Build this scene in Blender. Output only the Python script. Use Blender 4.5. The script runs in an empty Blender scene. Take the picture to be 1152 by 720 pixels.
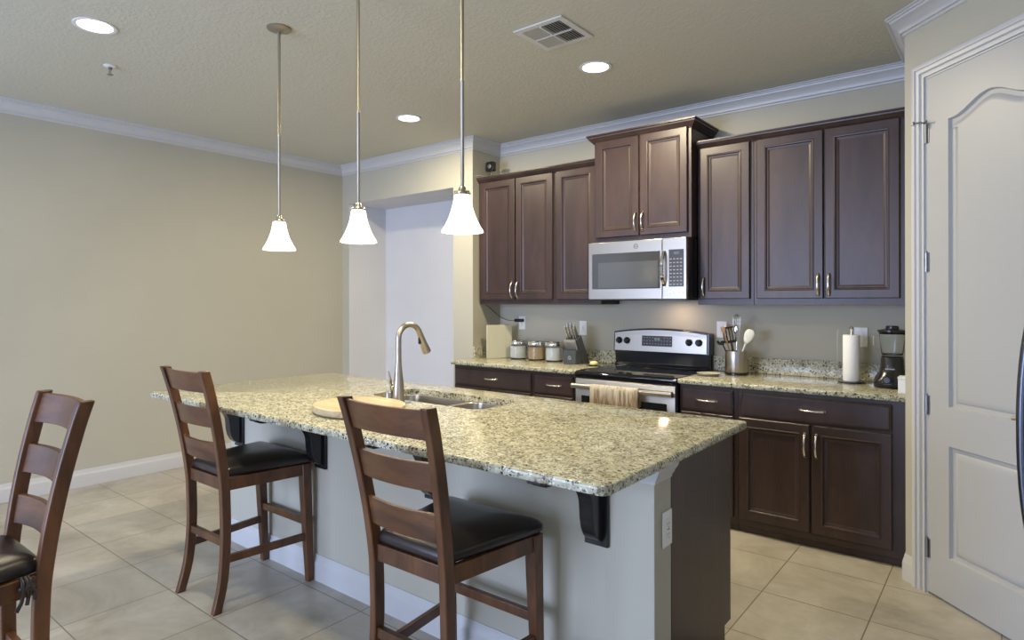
import bpy, bmesh, math, random
from mathutils import Vector, Matrix
random.seed(7)
PI = math.pi
S = bpy.context.scene
C = S.collection

# ------------------------------------------------------------------ camera
cam_d = bpy.data.cameras.new('camera'); cam = bpy.data.objects.new('camera', cam_d); C.objects.link(cam)
cam.location = (2.4358, -4.4565, 1.4085)
cam.rotation_mode = 'XYZ'
cam.rotation_euler = (Matrix.Rotation(0.67118, 4, 'Z') @ Matrix.Rotation(PI/2 + 0.0006, 4, 'X') @ Matrix.Rotation(-0.0018, 4, 'Z')).to_euler()
cam_d.sensor_width = 36; cam_d.lens = 701.65*36/1152
cam_d.shift_y = (338.92-360)/1152
cam_d.clip_start = 0.02; cam_d.clip_end = 200
S.camera = cam

# ------------------------------------------------------------------ colour management
S.view_settings.view_transform = 'Standard'; S.view_settings.look = 'None'
S.view_settings.gamma = 1; S.view_settings.use_curve_mapping = False
S.view_settings.exposure = -0.13

# ------------------------------------------------------------------ world
W = bpy.data.worlds.new('World'); S.world = W; W.use_nodes = True
wb = W.node_tree.nodes['Background']; wb.inputs[0].default_value = (0.55, 0.70, 1.0, 1); wb.inputs[1].default_value = 1.0

# ------------------------------------------------------------------ room numbers
L, R, J = -1.244, 2.031, -0.376
AY = -0.748
LX, RX, RY, H = -3.1075, 3.6, -8.2, 2.842
DX = 2.85
T = 0.911

# ------------------------------------------------------------------ daylight through the rear slider, fill lights at added side openings
def area(name, loc, rot, sx, sy, power, col):
    d = bpy.data.lights.new(name, 'AREA'); d.shape = 'RECTANGLE'; d.size = sx; d.size_y = sy
    d.energy = power; d.color = col
    o = bpy.data.objects.new(name, d); o.location = loc; o.rotation_euler = rot; C.objects.link(o); return o
area('daylight_rear_slider', (-0.7, RY-0.25, 1.25), (PI/2, 0, 0), 3.3, 2.3, 440, (0.53, 0.65, 1.0))
area('fill_light_left', (LX-0.25, -6.3, 1.5), (PI/2, 0, -PI/2), 2.2, 1.7, 14, (0.55, 0.68, 1.0))  # added fill outside the left wall, evens out the room light
area('fill_light_right', (RX+0.25, -4.9, 1.5), (PI/2, 0, PI/2), 2.2, 1.6, 14, (0.60, 0.72, 1.0))  # second added fill, outside the right wall, no known window there

# ------------------------------------------------------------------ materials
def mat(name, col, rough=.5, metal=0, **k):
    m = bpy.data.materials.new(name); m.use_nodes = True
    b = m.node_tree.nodes['Principled BSDF']
    b.inputs['Base Color'].default_value = (*col, 1); b.inputs['Roughness'].default_value = rough
    b.inputs['Metallic'].default_value = metal
    for a, v in k.items():
        b.inputs[a.replace('_', ' ')].default_value = v
    return m
def N(m, t, **k):
    n = m.node_tree.nodes.new(t)
    for a, v in k.items(): setattr(n, a, v)
    return n
def LK(m, a, b): m.node_tree.links.new(a, b)
def coords(m, scale=(1, 1, 1), rot=(0, 0, 0), loc=(0, 0, 0), world=False):
    tc = N(m, 'ShaderNodeTexCoord'); mp = N(m, 'ShaderNodeMapping')
    mp.inputs['Scale'].default_value = scale; mp.inputs['Rotation'].default_value = rot; mp.inputs['Location'].default_value = loc
    LK(m, tc.outputs['Object'], mp.inputs[0]); return mp.outputs[0]
def noise(m, vec, scale, detail=4, rough=.55, dist=0):
    n = N(m, 'ShaderNodeTexNoise'); n.inputs['Scale'].default_value = scale; n.inputs['Detail'].default_value = detail
    n.inputs['Roughness'].default_value = rough; n.inputs['Distortion'].default_value = dist
    LK(m, vec, n.inputs['Vector']); return n.outputs['Fac']
def ramp(m, fac, stops, interp='LINEAR'):
    r = N(m, 'ShaderNodeValToRGB'); r.color_ramp.interpolation = interp
    e = r.color_ramp.elements
    while len(e) < len(stops): e.new(0.5)
    for i, (p, c) in enumerate(stops):
        e[i].position = p; e[i].color = (*c, 1) if len(c) == 3 else c
    LK(m, fac, r.inputs[0]); return r.outputs[0]
def mix(m, fac, a, b, typ='MIX'):
    x = N(m, 'ShaderNodeMix', data_type='RGBA', blend_type=typ)
    for s, v in ((x.inputs[0], fac), (x.inputs[6], a), (x.inputs[7], b)):
        if isinstance(v, (float, int)): s.default_value = v
        elif isinstance(v, tuple): s.default_value = (*v, 1)
        else: LK(m, v, s)
    return x.outputs[2]
def bump(m, h, strength=.2, dist=.01):
    b = N(m, 'ShaderNodeBump'); b.inputs['Strength'].default_value = strength; b.inputs['Distance'].default_value = dist
    LK(m, h, b.inputs['Height']); LK(m, b.outputs[0], m.node_tree.nodes['Principled BSDF'].inputs['Normal'])
def base(m, col): LK(m, col, m.node_tree.nodes['Principled BSDF'].inputs['Base Color'])

def wall_mat(name, c):
    m = mat(name, c, .75)
    v = coords(m); n = noise(m, v, 1.2, 3)
    base(m, mix(m, ramp(m, n, [(.3, (0, 0, 0)), (.7, (1, 1, 1))]), tuple(x*.96 for x in c), tuple(x*1.03 for x in c)))
    bump(m, noise(m, v, 160, 3), .12, .002); return m
M = {}
M['wall'] = wall_mat('wall_paint', (.455, .432, .342))
M['ceiling'] = mat('ceiling_paint', (.56, .54, .44), .85)
v = coords(M['ceiling']); bump(M['ceiling'], ramp(M['ceiling'], noise(M['ceiling'], v, 55, 4, .6), [(.45, (0, 0, 0)), (.6, (1, 1, 1))]), .3, .003)
M['trim'] = mat('trim_paint', (.54, .535, .52), .38)
M['door'] = mat('door_paint', (.43, .43, .41), .42)
M['niche'] = wall_mat('niche_paint', (.62, .62, .62))

def tile():
    m = mat('floor_tile', (.5, .45, .38), .38)
    v = coords(m, loc=(-1.5+.4575*20, 1.33+.4445*30, 0))
    b = N(m, 'ShaderNodeTexBrick'); b.offset = 0; b.squash = 1
    b.inputs['Scale'].default_value = 1; b.inputs['Brick Width'].default_value = .4575; b.inputs['Row Height'].default_value = .4445
    b.inputs['Mortar Size'].default_value = .0028; b.inputs['Mortar Smooth'].default_value = .15
    b.inputs['Color1'].default_value = (.92, .92, .92, 1); b.inputs['Color2'].default_value = (1.04, 1.04, 1.04, 1); b.inputs['Mortar'].default_value = (1, 1, 1, 1)
    LK(m, v, b.inputs['Vector'])
    w = coords(m)
    n1 = noise(m, w, 2.2, 8, .62, .6); n2 = noise(m, w, 14, 6, .7, .3)
    c = ramp(m, n1, [(.3, (.29, .26, .205)), (.5, (.44, .405, .33)), (.72, (.56, .53, .45))])
    c = mix(m, ramp(m, n2, [(.42, (0, 0, 0)), (.75, (.55, .55, .55))]), c, (.38, .34, .28))
    c = mix(m, 1.0, c, b.outputs['Color'], 'MULTIPLY')
    c = mix(m, b.outputs['Fac'], c, (.20, .165, .115)); base(m, c)
    inv = N(m, 'ShaderNodeMath', operation='SUBTRACT'); inv.inputs[0].default_value = 1; LK(m, b.outputs['Fac'], inv.inputs[1])
    bump(m, inv.outputs[0], .5, .002); return m
M['tile'] = tile()

def granite():
    m = mat('granite', (.6, .55, .4), .10, Specular_IOR_Level=.32)
    v = coords(m)
    n1 = noise(m, v, 24, 5, .65, .4)
    c = ramp(m, n1, [(.32, (.27, .25, .16)), (.45, (.42, .40, .27)), (.58, (.54, .52, .38)), (.72, (.64, .64, .54))])
    n2 = noise(m, v, 40, 4, .6)
    c = mix(m, ramp(m, n2, [(.56, (0, 0, 0)), (.66, (.8, .8, .8))]), c, (.36, .36, .29))
    def specks(scale, thr, soft, col, c, stretch=(1, 1, 1)):
        vv = coords(m, scale=stretch, rot=(0, 0, .6))
        vo = N(m, 'ShaderNodeTexVoronoi'); vo.inputs['Scale'].default_value = scale
        dist = noise(m, vv, scale*1.3, 2); ad = N(m, 'ShaderNodeVectorMath', operation='MULTIPLY_ADD')
        LK(m, vv, ad.inputs[0]); ad.inputs[1].default_value = (1, 1, 1)
        sc = N(m, 'ShaderNodeVectorMath', operation='SCALE'); comb = N(m, 'ShaderNodeCombineXYZ')
        for i in range(3): LK(m, dist, comb.inputs[i])
        LK(m, comb.outputs[0], sc.inputs[0]); sc.inputs['Scale'].default_value = 1.0/scale
        LK(m, sc.outputs[0], ad.inputs[2]); LK(m, ad.outputs[0], vo.inputs['Vector'])
        # only some of the cells carry a fleck
        sep = N(m, 'ShaderNodeSeparateColor'); LK(m, vo.outputs['Color'], sep.inputs[0])
        pick = ramp(m, sep.outputs[0], [(thr, (1, 1, 1)), (thr+.01, (0, 0, 0))])
        blob = ramp(m, vo.outputs['Distance'], [(soft+.08, (1, 1, 1)), (soft+.14, (0, 0, 0))])
        return mix(m, mix(m, 1.0, pick, blob, 'MULTIPLY'), c, col)
    c = specks(58, .34, .27, (.17, .16, .10), c, (1, 1.7, 1))
    c = specks(76, .33, .30, (.035, .035, .03), c, (1, 1.6, 1))
    c = specks(120, .25, .30, (.74, .74, .64), c)
    c = specks(150, .26, .30, (.10, .095, .08), c)
    base(m, c); return m
M['granite'] = granite()

def wood(name, dark, light, rough, grain=(1, 1, 1), scale=6, coat=.0):
    m = mat(name, light, rough); m.node_tree.nodes['Principled BSDF'].inputs['Coat Weight'].default_value = coat
    v = coords(m, scale=grain)
    n1 = noise(m, v, scale, 6, .6, .8); n2 = noise(m, v, scale*7, 3, .6, .2)
    c = mix(m, ramp(m, n1, [(.33, (0, 0, 0)), (.68, (1, 1, 1))]), dark, light)
    c = mix(m, ramp(m, n2, [(.5, (0, 0, 0)), (.8, (.45, .45, .45))]), c, tuple(x*.55 for x in dark)); base(m, c); return m
M['espresso'] = wood('espresso_cabinet_wood', (.030, .0175, .0155), (.055, .031, .027), .38, (1, 1, .22), 5, 0)
M['stoolwood'] = wood('stool_wood', (.042, .016, .006), (.165, .067, .024), .36, (1, 1, .2), 9, .05)
M['slatwood'] = wood('stool_slat_wood', (.042, .016, .006), (.165, .067, .024), .36, (.2, 1, 1), 9, .05)
M['bamboo'] = wood('pale_bamboo', (.42, .28, .13), (.64, .55, .37), .45, (.15, 4, 1), 9)
M['leather'] = mat('black_leather', (.024, .018, .016), .30)
bump(M['leather'], noise(M['leather'], coords(M['leather']), 260, 3), .15, .001)

def steel(name, c, rough, stretch):
    m = mat(name, c, rough, 1.0); v = coords(m, scale=stretch)
    n = noise(m, v, 60, 2)
    r = N(m, 'ShaderNodeMapRange'); LK(m, n, r.inputs[0]); r.inputs[3].default_value = rough*.8; r.inputs[4].default_value = rough*1.3
    LK(m, r.outputs[0], m.node_tree.nodes['Principled BSDF'].inputs['Roughness']); return m
M['steel'] = steel('brushed_steel', (.42, .385, .335), .30, (.05, 1, 6))
M['nickel'] = steel('brushed_nickel', (.46, .42, .35), .30, (6, 6, .1))
M['handle'] = mat('satin_pull_metal', (.80, .76, .68), .22, 1)
M['steak_handle'] = mat('steak_knife_handle', (.50, .50, .49), .35, .2)
M['rod'] = mat('pendant_rod_nickel', (.36, .33, .27), .42, .9)
M['knife_metal'] = mat('knife_handle_steel', (.72, .72, .72), .32, 1)
M['chrome'] = mat('chrome', (.82, .82, .82), .08, 1)
M['black'] = mat('black_plastic', (.012, .012, .013), .2)
M['glossblack'] = mat('black_ceramic_glass', (.006, .006, .008), .06)
M['enamel'] = mat('black_enamel', (.014, .015, .019), .16)
M['micro_glass'] = mat('microwave_window', (.045, .047, .05), .10, 0)
M['micro_mesh'] = mat('microwave_window_mesh', (.075, .08, .088), .12, 0)
M['oven_glass'] = mat('oven_window', (.012, .014, .016), .07)
M['display'] = mat('control_display', (.03, .03, .033), .25)
M['glyph'] = mat('printed_glyphs', (.26, .26, .26), .5)
M['darkgrey'] = mat('charcoal_painted_wood', (.055, .06, .068), .45)
M['white'] = mat('white_plastic', (.80, .80, .77), .35)
M['white_slot'] = mat('outlet_slot', (.10, .10, .09), .5)
M['paper'] = mat('paper_towel', (.86, .85, .82), .9)
M['cream'] = mat('cream_board', (.52, .50, .38), .3)
M['rubber'] = mat('dark_rubber', (.015, .015, .015), .6)
M['flour'] = mat('white_flour', (.85, .84, .80), .9)
M['oats'] = mat('tan_sugar', (.58, .40, .22), .9)
bump(M['oats'], noise(M['oats'], coords(M['oats']), 120, 3), .5, .003)
M['yellow'] = mat('yellow_wax', (.74, .70, .30), .5)
M['spoon'] = mat('white_silicone', (.80, .80, .70), .4)
M['utensil_wood'] = wood('utensil_wood', (.28, .15, .06), (.45, .27, .12), .5, (1, 1, .2), 20)
M['vent'] = mat('vent_white', (.62, .61, .57), .5)
M['ventdark'] = mat('vent_dark', (.03, .03, .03), .8)
M['fridge'] = steel('fridge_steel', (.35, .36, .38), .3, (6, 6, .1))
M['fridge_handle'] = mat('fridge_handle_metal', (.10, .105, .12), .3, .9)
M['hinge'] = mat('hinge_metal', (.30, .30, .30), .35, 1)
M['ring'] = mat('downlight_trim', (.74, .73, .70), .4)
M['dish'] = mat('grey_glazed_dish', (.42, .40, .34), .25)

g = bpy.data.materials.new('clear_glass'); g.use_nodes = True; M['glass'] = g
b = g.node_tree.nodes['Principled BSDF']; b.inputs['Base Color'].default_value = (.95, .97, .96, 1)
b.inputs['Roughness'].default_value = .03; b.inputs['Transmission Weight'].default_value = 1; b.inputs['IOR'].default_value = 1.3

def emit(name, col, s, basec=(.9, .9, .9)):
    m = mat(name, basec, .4); b = m.node_tree.nodes['Principled BSDF']
    b.inputs['Emission Color'].default_value = (*col, 1); b.inputs['Emission Strength'].default_value = s; return m
M['shade'] = emit('lit_frosted_shade', (1, .95, .80), 1.7)
M['lens'] = emit('lit_downlight_lens', (1, .96, .88), 6)
M['led'] = emit('lit_digits', (.55, .75, .70), .6, (.02, .02, .02))

def towel():
    m = mat('towel_cloth', (.6, .5, .4), .95)
    v = coords(m, scale=(1, 1, .13)); n = noise(m, v, 60, 5, .7)
    tc = N(m, 'ShaderNodeTexCoord'); sx = N(m, 'ShaderNodeSeparateXYZ'); LK(m, tc.outputs['Object'], sx.inputs[0])
    low = N(m, 'ShaderNodeMapRange'); LK(m, sx.outputs[2], low.inputs[0]); low.inputs[1].default_value = .82; low.inputs[2].default_value = .66
    low.inputs[3].default_value = 0; low.inputs[4].default_value = 1
    ad = N(m, 'ShaderNodeMath', operation='ADD'); LK(m, n, ad.inputs[0]); 
    ml = N(m, 'ShaderNodeMath', operation='MULTIPLY'); LK(m, low.outputs[0], ml.inputs[0]); ml.inputs[1].default_value = .25; LK(m, ml.outputs[0], ad.inputs[1])
    base(m, ramp(m, ad.outputs[0], [(.40, (.56, .53, .46)), (.52, (.49, .44, .35)), (.60, (.38, .30, .21)), (.72, (.22, .14, .08))]))
    bump(m, noise(m, v, 220, 2), .4, .002); return m
M['towel'] = towel()

# ------------------------------------------------------------------ mesh helpers
def bm_new(): return bmesh.new()
def box(bm, x0, x1, y0, y1, z0, z1):
    vs = [bm.verts.new((x, y, z)) for x in (x0, x1) for y in (y0, y1) for z in (z0, z1)]
    for f in ((0, 1, 3, 2), (4, 6, 7, 5), (0, 4, 5, 1), (2, 3, 7, 6), (0, 2, 6, 4), (1, 5, 7, 3)):
        bm.faces.new([vs[i] for i in f])
    return vs
def loft(bm, loops, cap0=True, cap1=True, closed=False):
    rs = [[bm.verts.new(p) for p in lp] for lp in loops]
    n = len(rs[0]); m = len(rs)
    for i in range(m if closed else m-1):
        a, b = rs[i], rs[(i+1) % m]
        for k in range(n): bm.faces.new((a[k], a[(k+1) % n], b[(k+1) % n], b[k]))
    if not closed:
        if cap0: bm.faces.new(list(reversed(rs[0])))
        if cap1: bm.faces.new(rs[-1])
    return rs
def lathe(bm, prof, n=32, c=(0, 0, 0), axis='Z', cap0=True, cap1=True):
    loops = []
    for r, z in prof:
        lp = []
        for k in range(n):
            a = 2*PI*k/n; x, y = r*math.cos(a), r*math.sin(a)
            p = {'Z': (x, y, z), 'Y': (x, -z, y), 'X': (z, x, y)}[axis]
            lp.append((c[0]+p[0], c[1]+p[1], c[2]+p[2]))
        loops.append(lp)
    loft(bm, loops, cap0, cap1)
def tube(bm, pts, r, n=10, caps=True):
    pts = [Vector(p) for p in pts]; rs = r if isinstance(r, (list, tuple)) else [r]*len(pts)
    up = None; loops = []
    for i, p in enumerate(pts):
        t = (pts[min(i+1, len(pts)-1)] - pts[max(i-1, 0)]).normalized()
        if up is None:
            up = Vector((0, 0, 1)) if abs(t.z) < .9 else Vector((1, 0, 0))
        s = t.cross(up).normalized(); u = s.cross(t).normalized(); up = u
        loops.append([p + rs[i]*(math.cos(2*PI*k/n)*s + math.sin(2*PI*k/n)*u) for k in range(n)])
    loft(bm, loops, caps, caps)
def spline(pts, n=8):
    pts = [Vector(p) for p in pts]; out = []
    for i in range(len(pts)-1):
        p0, p1, p2, p3 = pts[max(i-1, 0)], pts[i], pts[i+1], pts[min(i+2, len(pts)-1)]
        for k in range(n):
            t = k/n
            out.append(.5*((2*p1) + (p2-p0)*t + (2*p0-5*p1+4*p2-p3)*t*t + (3*p1-p0-3*p2+p3)*t**3))
    out.append(pts[-1]); return out
def rect_sweep(bm, secs):
    """secs: (x, y, z, width, depth) of level cross-sections"""
    loft(bm, [[(x-w/2, y-d/2, z), (x+w/2, y-d/2, z), (x+w/2, y+d/2, z), (x-w/2, y+d/2, z)] for x, y, z, w, d in secs])
def prism_x(bm, poly, x0, x1):
    loft(bm, [[(x0, y, z) for y, z in poly], [(x1, y, z) for y, z in poly]])
def prism_y(bm, poly, y0, y1):
    loft(bm, [[(x, y0, z) for x, z in poly], [(x, y1, z) for x, z in poly]])
def obj(name, bm, m, parent=None, smooth=False, bevel=0, seg=2, loc=None):
    bmesh.ops.recalc_face_normals(bm, faces=bm.faces[:])
    me = bpy.data.meshes.new(name); bm.to_mesh(me); bm.free()
    me.materials.append(M[m] if isinstance(m, str) else m)
    o = bpy.data.objects.new(name, me); C.objects.link(o)
    if smooth:
        for p in me.polygons: p.use_smooth = True
        if smooth != 'all':
            md = None
            me.set_sharp_from_angle(angle=math.radians(40))
    if bevel:
        md = o.modifiers.new('bevel', 'BEVEL'); md.width = bevel; md.segments = seg; md.limit_method = 'ANGLE'; md.angle_limit = math.radians(35)
        for p in me.polygons: p.use_smooth = True
        me.set_sharp_from_angle(angle=math.radians(50))
    if parent: o.parent = parent
    if loc: o.location = loc
    return o
def thing(name, label, cat, loc=(0, 0, 0), rz=0, group=None):
    o = bpy.data.objects.new(name, None); C.objects.link(o); o.empty_display_size = .05
    o.location = loc; o.rotation_euler = (0, 0, rz); return tag(o, label, cat, group)
def tag(o, label, cat, group=None):
    o['label'] = label; o['category'] = cat
    if group: o['group'] = group
    return o
def struct(name, bm, m, parent=None, **k):
    o = obj(name, bm, m, parent, **k); o['kind'] = 'structure'; return o
def B(*a):
    bm = bm_new(); box(bm, *a); return bm
def rrect(x0, x1, y0, y1, r, n=6):
    out = []
    for cx, cy, a0 in ((x1-r, y1-r, 0), (x0+r, y1-r, PI/2), (x0+r, y0+r, PI), (x1-r, y0+r, 3*PI/2)):
        for k in range(n+1):
            a = a0 + PI/2*k/n; out.append((cx+r*math.cos(a), cy+r*math.sin(a)))
    return out
def inset(poly, d):
    """offset a CCW polygon inward by d"""
    n = len(poly); out = []
    for i in range(n):
        p0, p1, p2 = Vector(poly[i-1]), Vector(poly[i]), Vector(poly[(i+1) % n])
        e1 = (p1-p0); e2 = (p2-p1)
        if e1.length < 1e-7 or e2.length < 1e-7: out.append(tuple(p1)); continue
        e1.normalize(); e2.normalize()
        n1 = Vector((-e1.y, e1.x)); n2 = Vector((-e2.y, e2.x))
        b = n1+n2; b = b/max(b.length_squared/2, .3)
        out.append(tuple(p1+b*d))
    return out
def slab(outer, z0, z1, holes=(), r=.006):
    """polished stone slab with an eased edge and sink cut-outs"""
    bm = bm_new()
    prof = [(r, z0), (r*.3, z0+r*.3), (0, z0+r)] + [(0, z1-r), (r*.12, z1-r*.5), (r*.45, z1-r*.12), (r, z1)]
    loops = [[(x, y, z) for x, y in inset(outer, d)] for d, z in prof]
    rs = loft(bm, loops, False, False)
    for ring, z in ((rs[0], z0), (rs[-1], z1)):
        es = [bm.edges.get((ring[i], ring[(i+1) % len(ring)])) for i in range(len(ring))]
        hl = []
        for h in holes:
            hv = [bm.verts.new((x, y, z)) for x, y in h]
            es += [bm.edges.new((hv[i], hv[(i+1) % len(hv)])) for i in range(len(hv))]
            hl.append(hv)
        bmesh.ops.triangle_fill(bm, use_beauty=True, use_dissolve=False, edges=es)
        if ring is rs[0]: lower = hl
        else:
            for a, b in zip(lower, hl):
                for i in range(len(a)):
                    bm.faces.new((a[i], a[(i+1) % len(a)], b[(i+1) % len(a)], b[i]))
    return bm
def sweep_plan(path, prof, closed=False):
    """sweep a (distance from wall, height) profile along a plan path whose room side is on the LEFT, with mitred corners"""
    n = len(path); loops = []
    for i in range(n):
        p = Vector(path[i])
        a = Vector(path[i-1]) if (i > 0 or closed) else None
        c = Vector(path[(i+1) % n]) if (i < n-1 or closed) else None
        e1 = (p-a).normalized() if a is not None else (c-p).normalized()
        e2 = (c-p).normalized() if c is not None else e1
        n1 = Vector((-e1.y, e1.x)); n2 = Vector((-e2.y, e2.x)); bb = n1+n2; bb = bb/(bb.length_squared/2)
        loops.append([(p.x+bb.x*d, p.y+bb.y*d, z) for d, z in prof])
    bm = bm_new(); loft(bm, loops, True, True, closed); return bm

# ================================================================== the room
struct('floor', B(LX-.3, RX+.3, RY-.3, 1.2, -.12, 0), 'tile')
struct('ceiling', B(LX-.3, RX+.3, RY-.3, 1.2, H, H+.12), 'ceiling')
struct('wall_back', B(L-.0005, R+.10, 0, .12, 0, H), 'wall')
# jog wall with the wide opening, the return beside the cabinets
bm = bm_new(); ox0, ox1, oz = -3.0, -1.479, 2.44
box(bm, LX, ox0, J, J+.115, 0, H); box(bm, ox0, ox1, J, J+.115, oz, H); box(bm, ox1, L, J, J+.115, 0, H)
box(bm, L-.115, L, J+.115, .12, 0, H)
struct('wall_jog', bm, 'wall')
# passage behind the opening
bm = bm_new()
box(bm, -3.105, -2.998, J+.002, .12, 0, oz-.001); box(bm, -3.105, L-.115, .12, .22, 0, oz-.001); box(bm, ox1-.002, ox1+.01, J+.002, J+.117, 0, oz-.001)
struct('wall_passage', bm, 'niche')
struct('ceiling_passage', B(-3.0, ox1, J+.002, .22, oz-.001, oz+.1), 'niche')
# left wall with an unseen opening added to let the fill light in
bm = bm_new()
box(bm, LX-.12, LX, -5.2, J+.115, 0, H); box(bm, LX-.12, LX, RY, -7.4, 0, H)
box(bm, LX-.12, LX, -7.4, -5.2, 0, .65); box(bm, LX-.12, LX, -7.4, -5.2, 2.35, H)
struct('wall_left', bm, 'wall')
bm = bm_new()
box(bm, RX, RX+.12, -3.8, -1.5, 0, H); box(bm, RX, RX+.12, RY, -6.0, 0, H); box(bm, RX, RX+.12, -6.0, -3.8, 0, .7); box(bm, RX, RX+.12, -6.0, -3.8, 2.3, H)  # unseen opening in this wall is added for the right fill light
struct('wall_right', bm, 'wall')
bm = bm_new()
box(bm, LX, -2.35, RY-.12, RY, 0, H); box(bm, .95, RX, RY-.12, RY, 0, H); box(bm, -2.35, .95, RY-.12, RY, 2.4, H)
struct('wall_rear', bm, 'wall')
def frame_bm(x0, x1, z0, z1, y0, y1, muls, w=.06):
    bm = bm_new()
    box(bm, x0, x0+w, y0, y1, z0, z1); box(bm, x1-w, x1, y0, y1, z0, z1)
    box(bm, x0+w, x1-w, y0, y1, z0, z0+w); box(bm, x0+w, x1-w, y0, y1, z1-w, z1)
    for mx in muls: box(bm, mx-w/2, mx+w/2, y0, y1, z0+w, z1-w)
    return bm
struct('window_1', frame_bm(-2.35, .95, 0, 2.4, RY-.10, RY-.02, (-1.25, -.15)), 'trim')

# return wall beside the right cabinets and the 45 degree pantry wall with its door opening
q = 2**.5/2
struct('wall_return', B(R, R+.10, AY, 0, 0, H), 'wall')
def on_diag(s, d=0): return (R+s*q - d*q, AY-s*q - d*q)      # s along the wall, d out into the room
DS0, DS1, DZ = .148, .828, 2.478                             # slab edges and top
WL = (DX-R)/q
bm = bm_new()
def diag_box(bm, s0, s1, d0, d1, z0, z1):
    a, b_, c, d = on_diag(s0, d0), on_diag(s1, d0), on_diag(s1, d1), on_diag(s0, d1)
    loft(bm, [[(*p, z0) for p in (a, b_, c, d)], [(*p, z1) for p in (a, b_, c, d)]])
diag_box(bm, 0, DS0-.02, -.11, 0, 0, H); diag_box(bm, DS1+.02, WL, -.11, 0, 0, H); diag_box(bm, DS0-.02, DS1+.02, -.11, 0, DZ+.02, H)
struct('wall_pantry', bm, 'wall')
struct('wall_alcove', B(DX, RX, AY-(DX-R), AY-(DX-R)+.1, 0, H), 'wall')
# door jamb + casing
bm = bm_new()
for s0, s1 in ((DS0-.02, DS0-.003), (DS1+.003, DS1+.02)): diag_box(bm, s0, s1, -.11, .0, 0, DZ+.003)
diag_box(bm, DS0-.02, DS1+.02, -.11, .0, DZ+.003, DZ+.02)
struct('trim_1', bm, 'trim')
CW = .066
def casing_bm():
    bm = bm_new()
    # profile: (offset outward from the opening, projection)
    prof = [(0, 0), (0, .010), (.010, .011), (.013, .005), (.020, .005), (.025, .015), (.040, .017), (.044, .024), (.058, .026), (CW, .022), (CW, 0)]
    e = .012
    def pt(s, z, d): x, y = on_diag(s, d); return (x, y, z)
    path = [(DS0-e, 0, -1, 0), (DS0-e, DZ+e, -1, 1), (DS1+e, DZ+e, 1, 1), (DS1+e, 0, 1, 0)]
    loft(bm, [[pt(s+ds*o, z+dz*o, p+.0005) for o, p in prof] for s, z, ds, dz in path]); return bm
struct('trim_2', casing_bm(), 'trim', smooth=True)

# pantry door ----------------------------------------------------------------
dr = bpy.data.objects.new('door_1', None); C.objects.link(dr); dr['kind'] = 'structure'
dr.location = (*on_diag(DS0, 0), 0); dr.rotation_euler = (0, 0, -PI/4)   # local x along the wall, local -y into the room
DW = DS1-DS0
pl, pr = .125, DW-.125
def archpoly(grow=0):
    top = []
    n = 24
    for k in range(n+1):
        t = k/n; x = pr+(pl-pr)*t
        u = abs(2*t-1)
        z = 2.252 + .066*(.5+.5*math.cos(PI*min(1, u*1.08)))
        top.append((x, z))
    return [(pl, .945-.03), (pr, .945-.03)] + top      # CCW seen from the room (x right, z up)
upper = archpoly(); lower = [(pl, .215), (pr, .215), (pr, .735), (pl, .735)]
bm = bm_new(); y0, y1 = -.002, .033
box(bm, 0, pl, y0, y1, .012, DZ); box(bm, pr, DW, y0, y1, .012, DZ)
box(bm, pl, pr, y0, y1, .012, .215); box(bm, pl, pr, y0, y1, .735, .915)
toppoly = [(pl, DZ), (pl, upper[-1][1])] + [p for p in reversed(upper[2:])][1:] + [(pr, DZ)]
prism_y(bm, toppoly, y0, y1)
for po in (upper, lower):
    po2 = po
    loops = []
    for d, dep in ((0, 0), (.006, .014), (.024, .016), (.034, .008), (.050, .005), (.054, .005)):
        loops.append([(x, y0+dep, z) for x, z in inset(po2, d)])
    loft(bm, loops, False, True)
bmesh.ops.remove_doubles(bm, verts=bm.verts[:], dist=.0001)
struct('door_slab', bm, 'door', dr, smooth=True)
for i, hz in enumerate((.22, .908, 1.595, 2.215)):
    bm = bm_new(); box(bm, -.016, -.002, -.0035, 0, hz-.045, hz+.045); box(bm, .001, .014, -.0045, -.0015, hz-.045, hz+.045)
    lathe(bm, [(.006, hz-.046), (.006, hz+.046)], 10, (-.001, -.008, 0)); lathe(bm, [(.0035, hz+.046), (.0045, hz+.05), (.002, hz+.056)], 8, (-.001, -.008, 0))
    hg = obj('hinge', bm, 'hinge', dr)
    if i == 3:
        bm = bm_new(); tube(bm, [(-.001, -.008, hz+.05), (-.001, -.03, hz+.052), (-.02, -.055, hz+.053)], .004, 8); tube(bm, [(-.001, -.012, hz+.05), (.03, -.03, hz+.052)], .004, 8)
        lathe(bm, [(.007, hz+.044), (.007, hz+.060)], 10, (-.022, -.058, 0))
        st = obj('hinge_stop', bm, 'hinge', hg)
bm = bm_new(); lathe(bm, [(.031, 0), (.031, .004), (.024, .010), (.012, .012), (.011, .045)], 24, (DW-.062, -.003, .94), 'Y')
tube(bm, spline([(DW-.062, -.045, .94), (DW-.10, -.047, .942), (DW-.15, -.044, .938), (DW-.19, -.043, .934)], 5), .0085, 10)
obj('door_handle', bm, 'nickel', dr, smooth=True)

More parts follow.
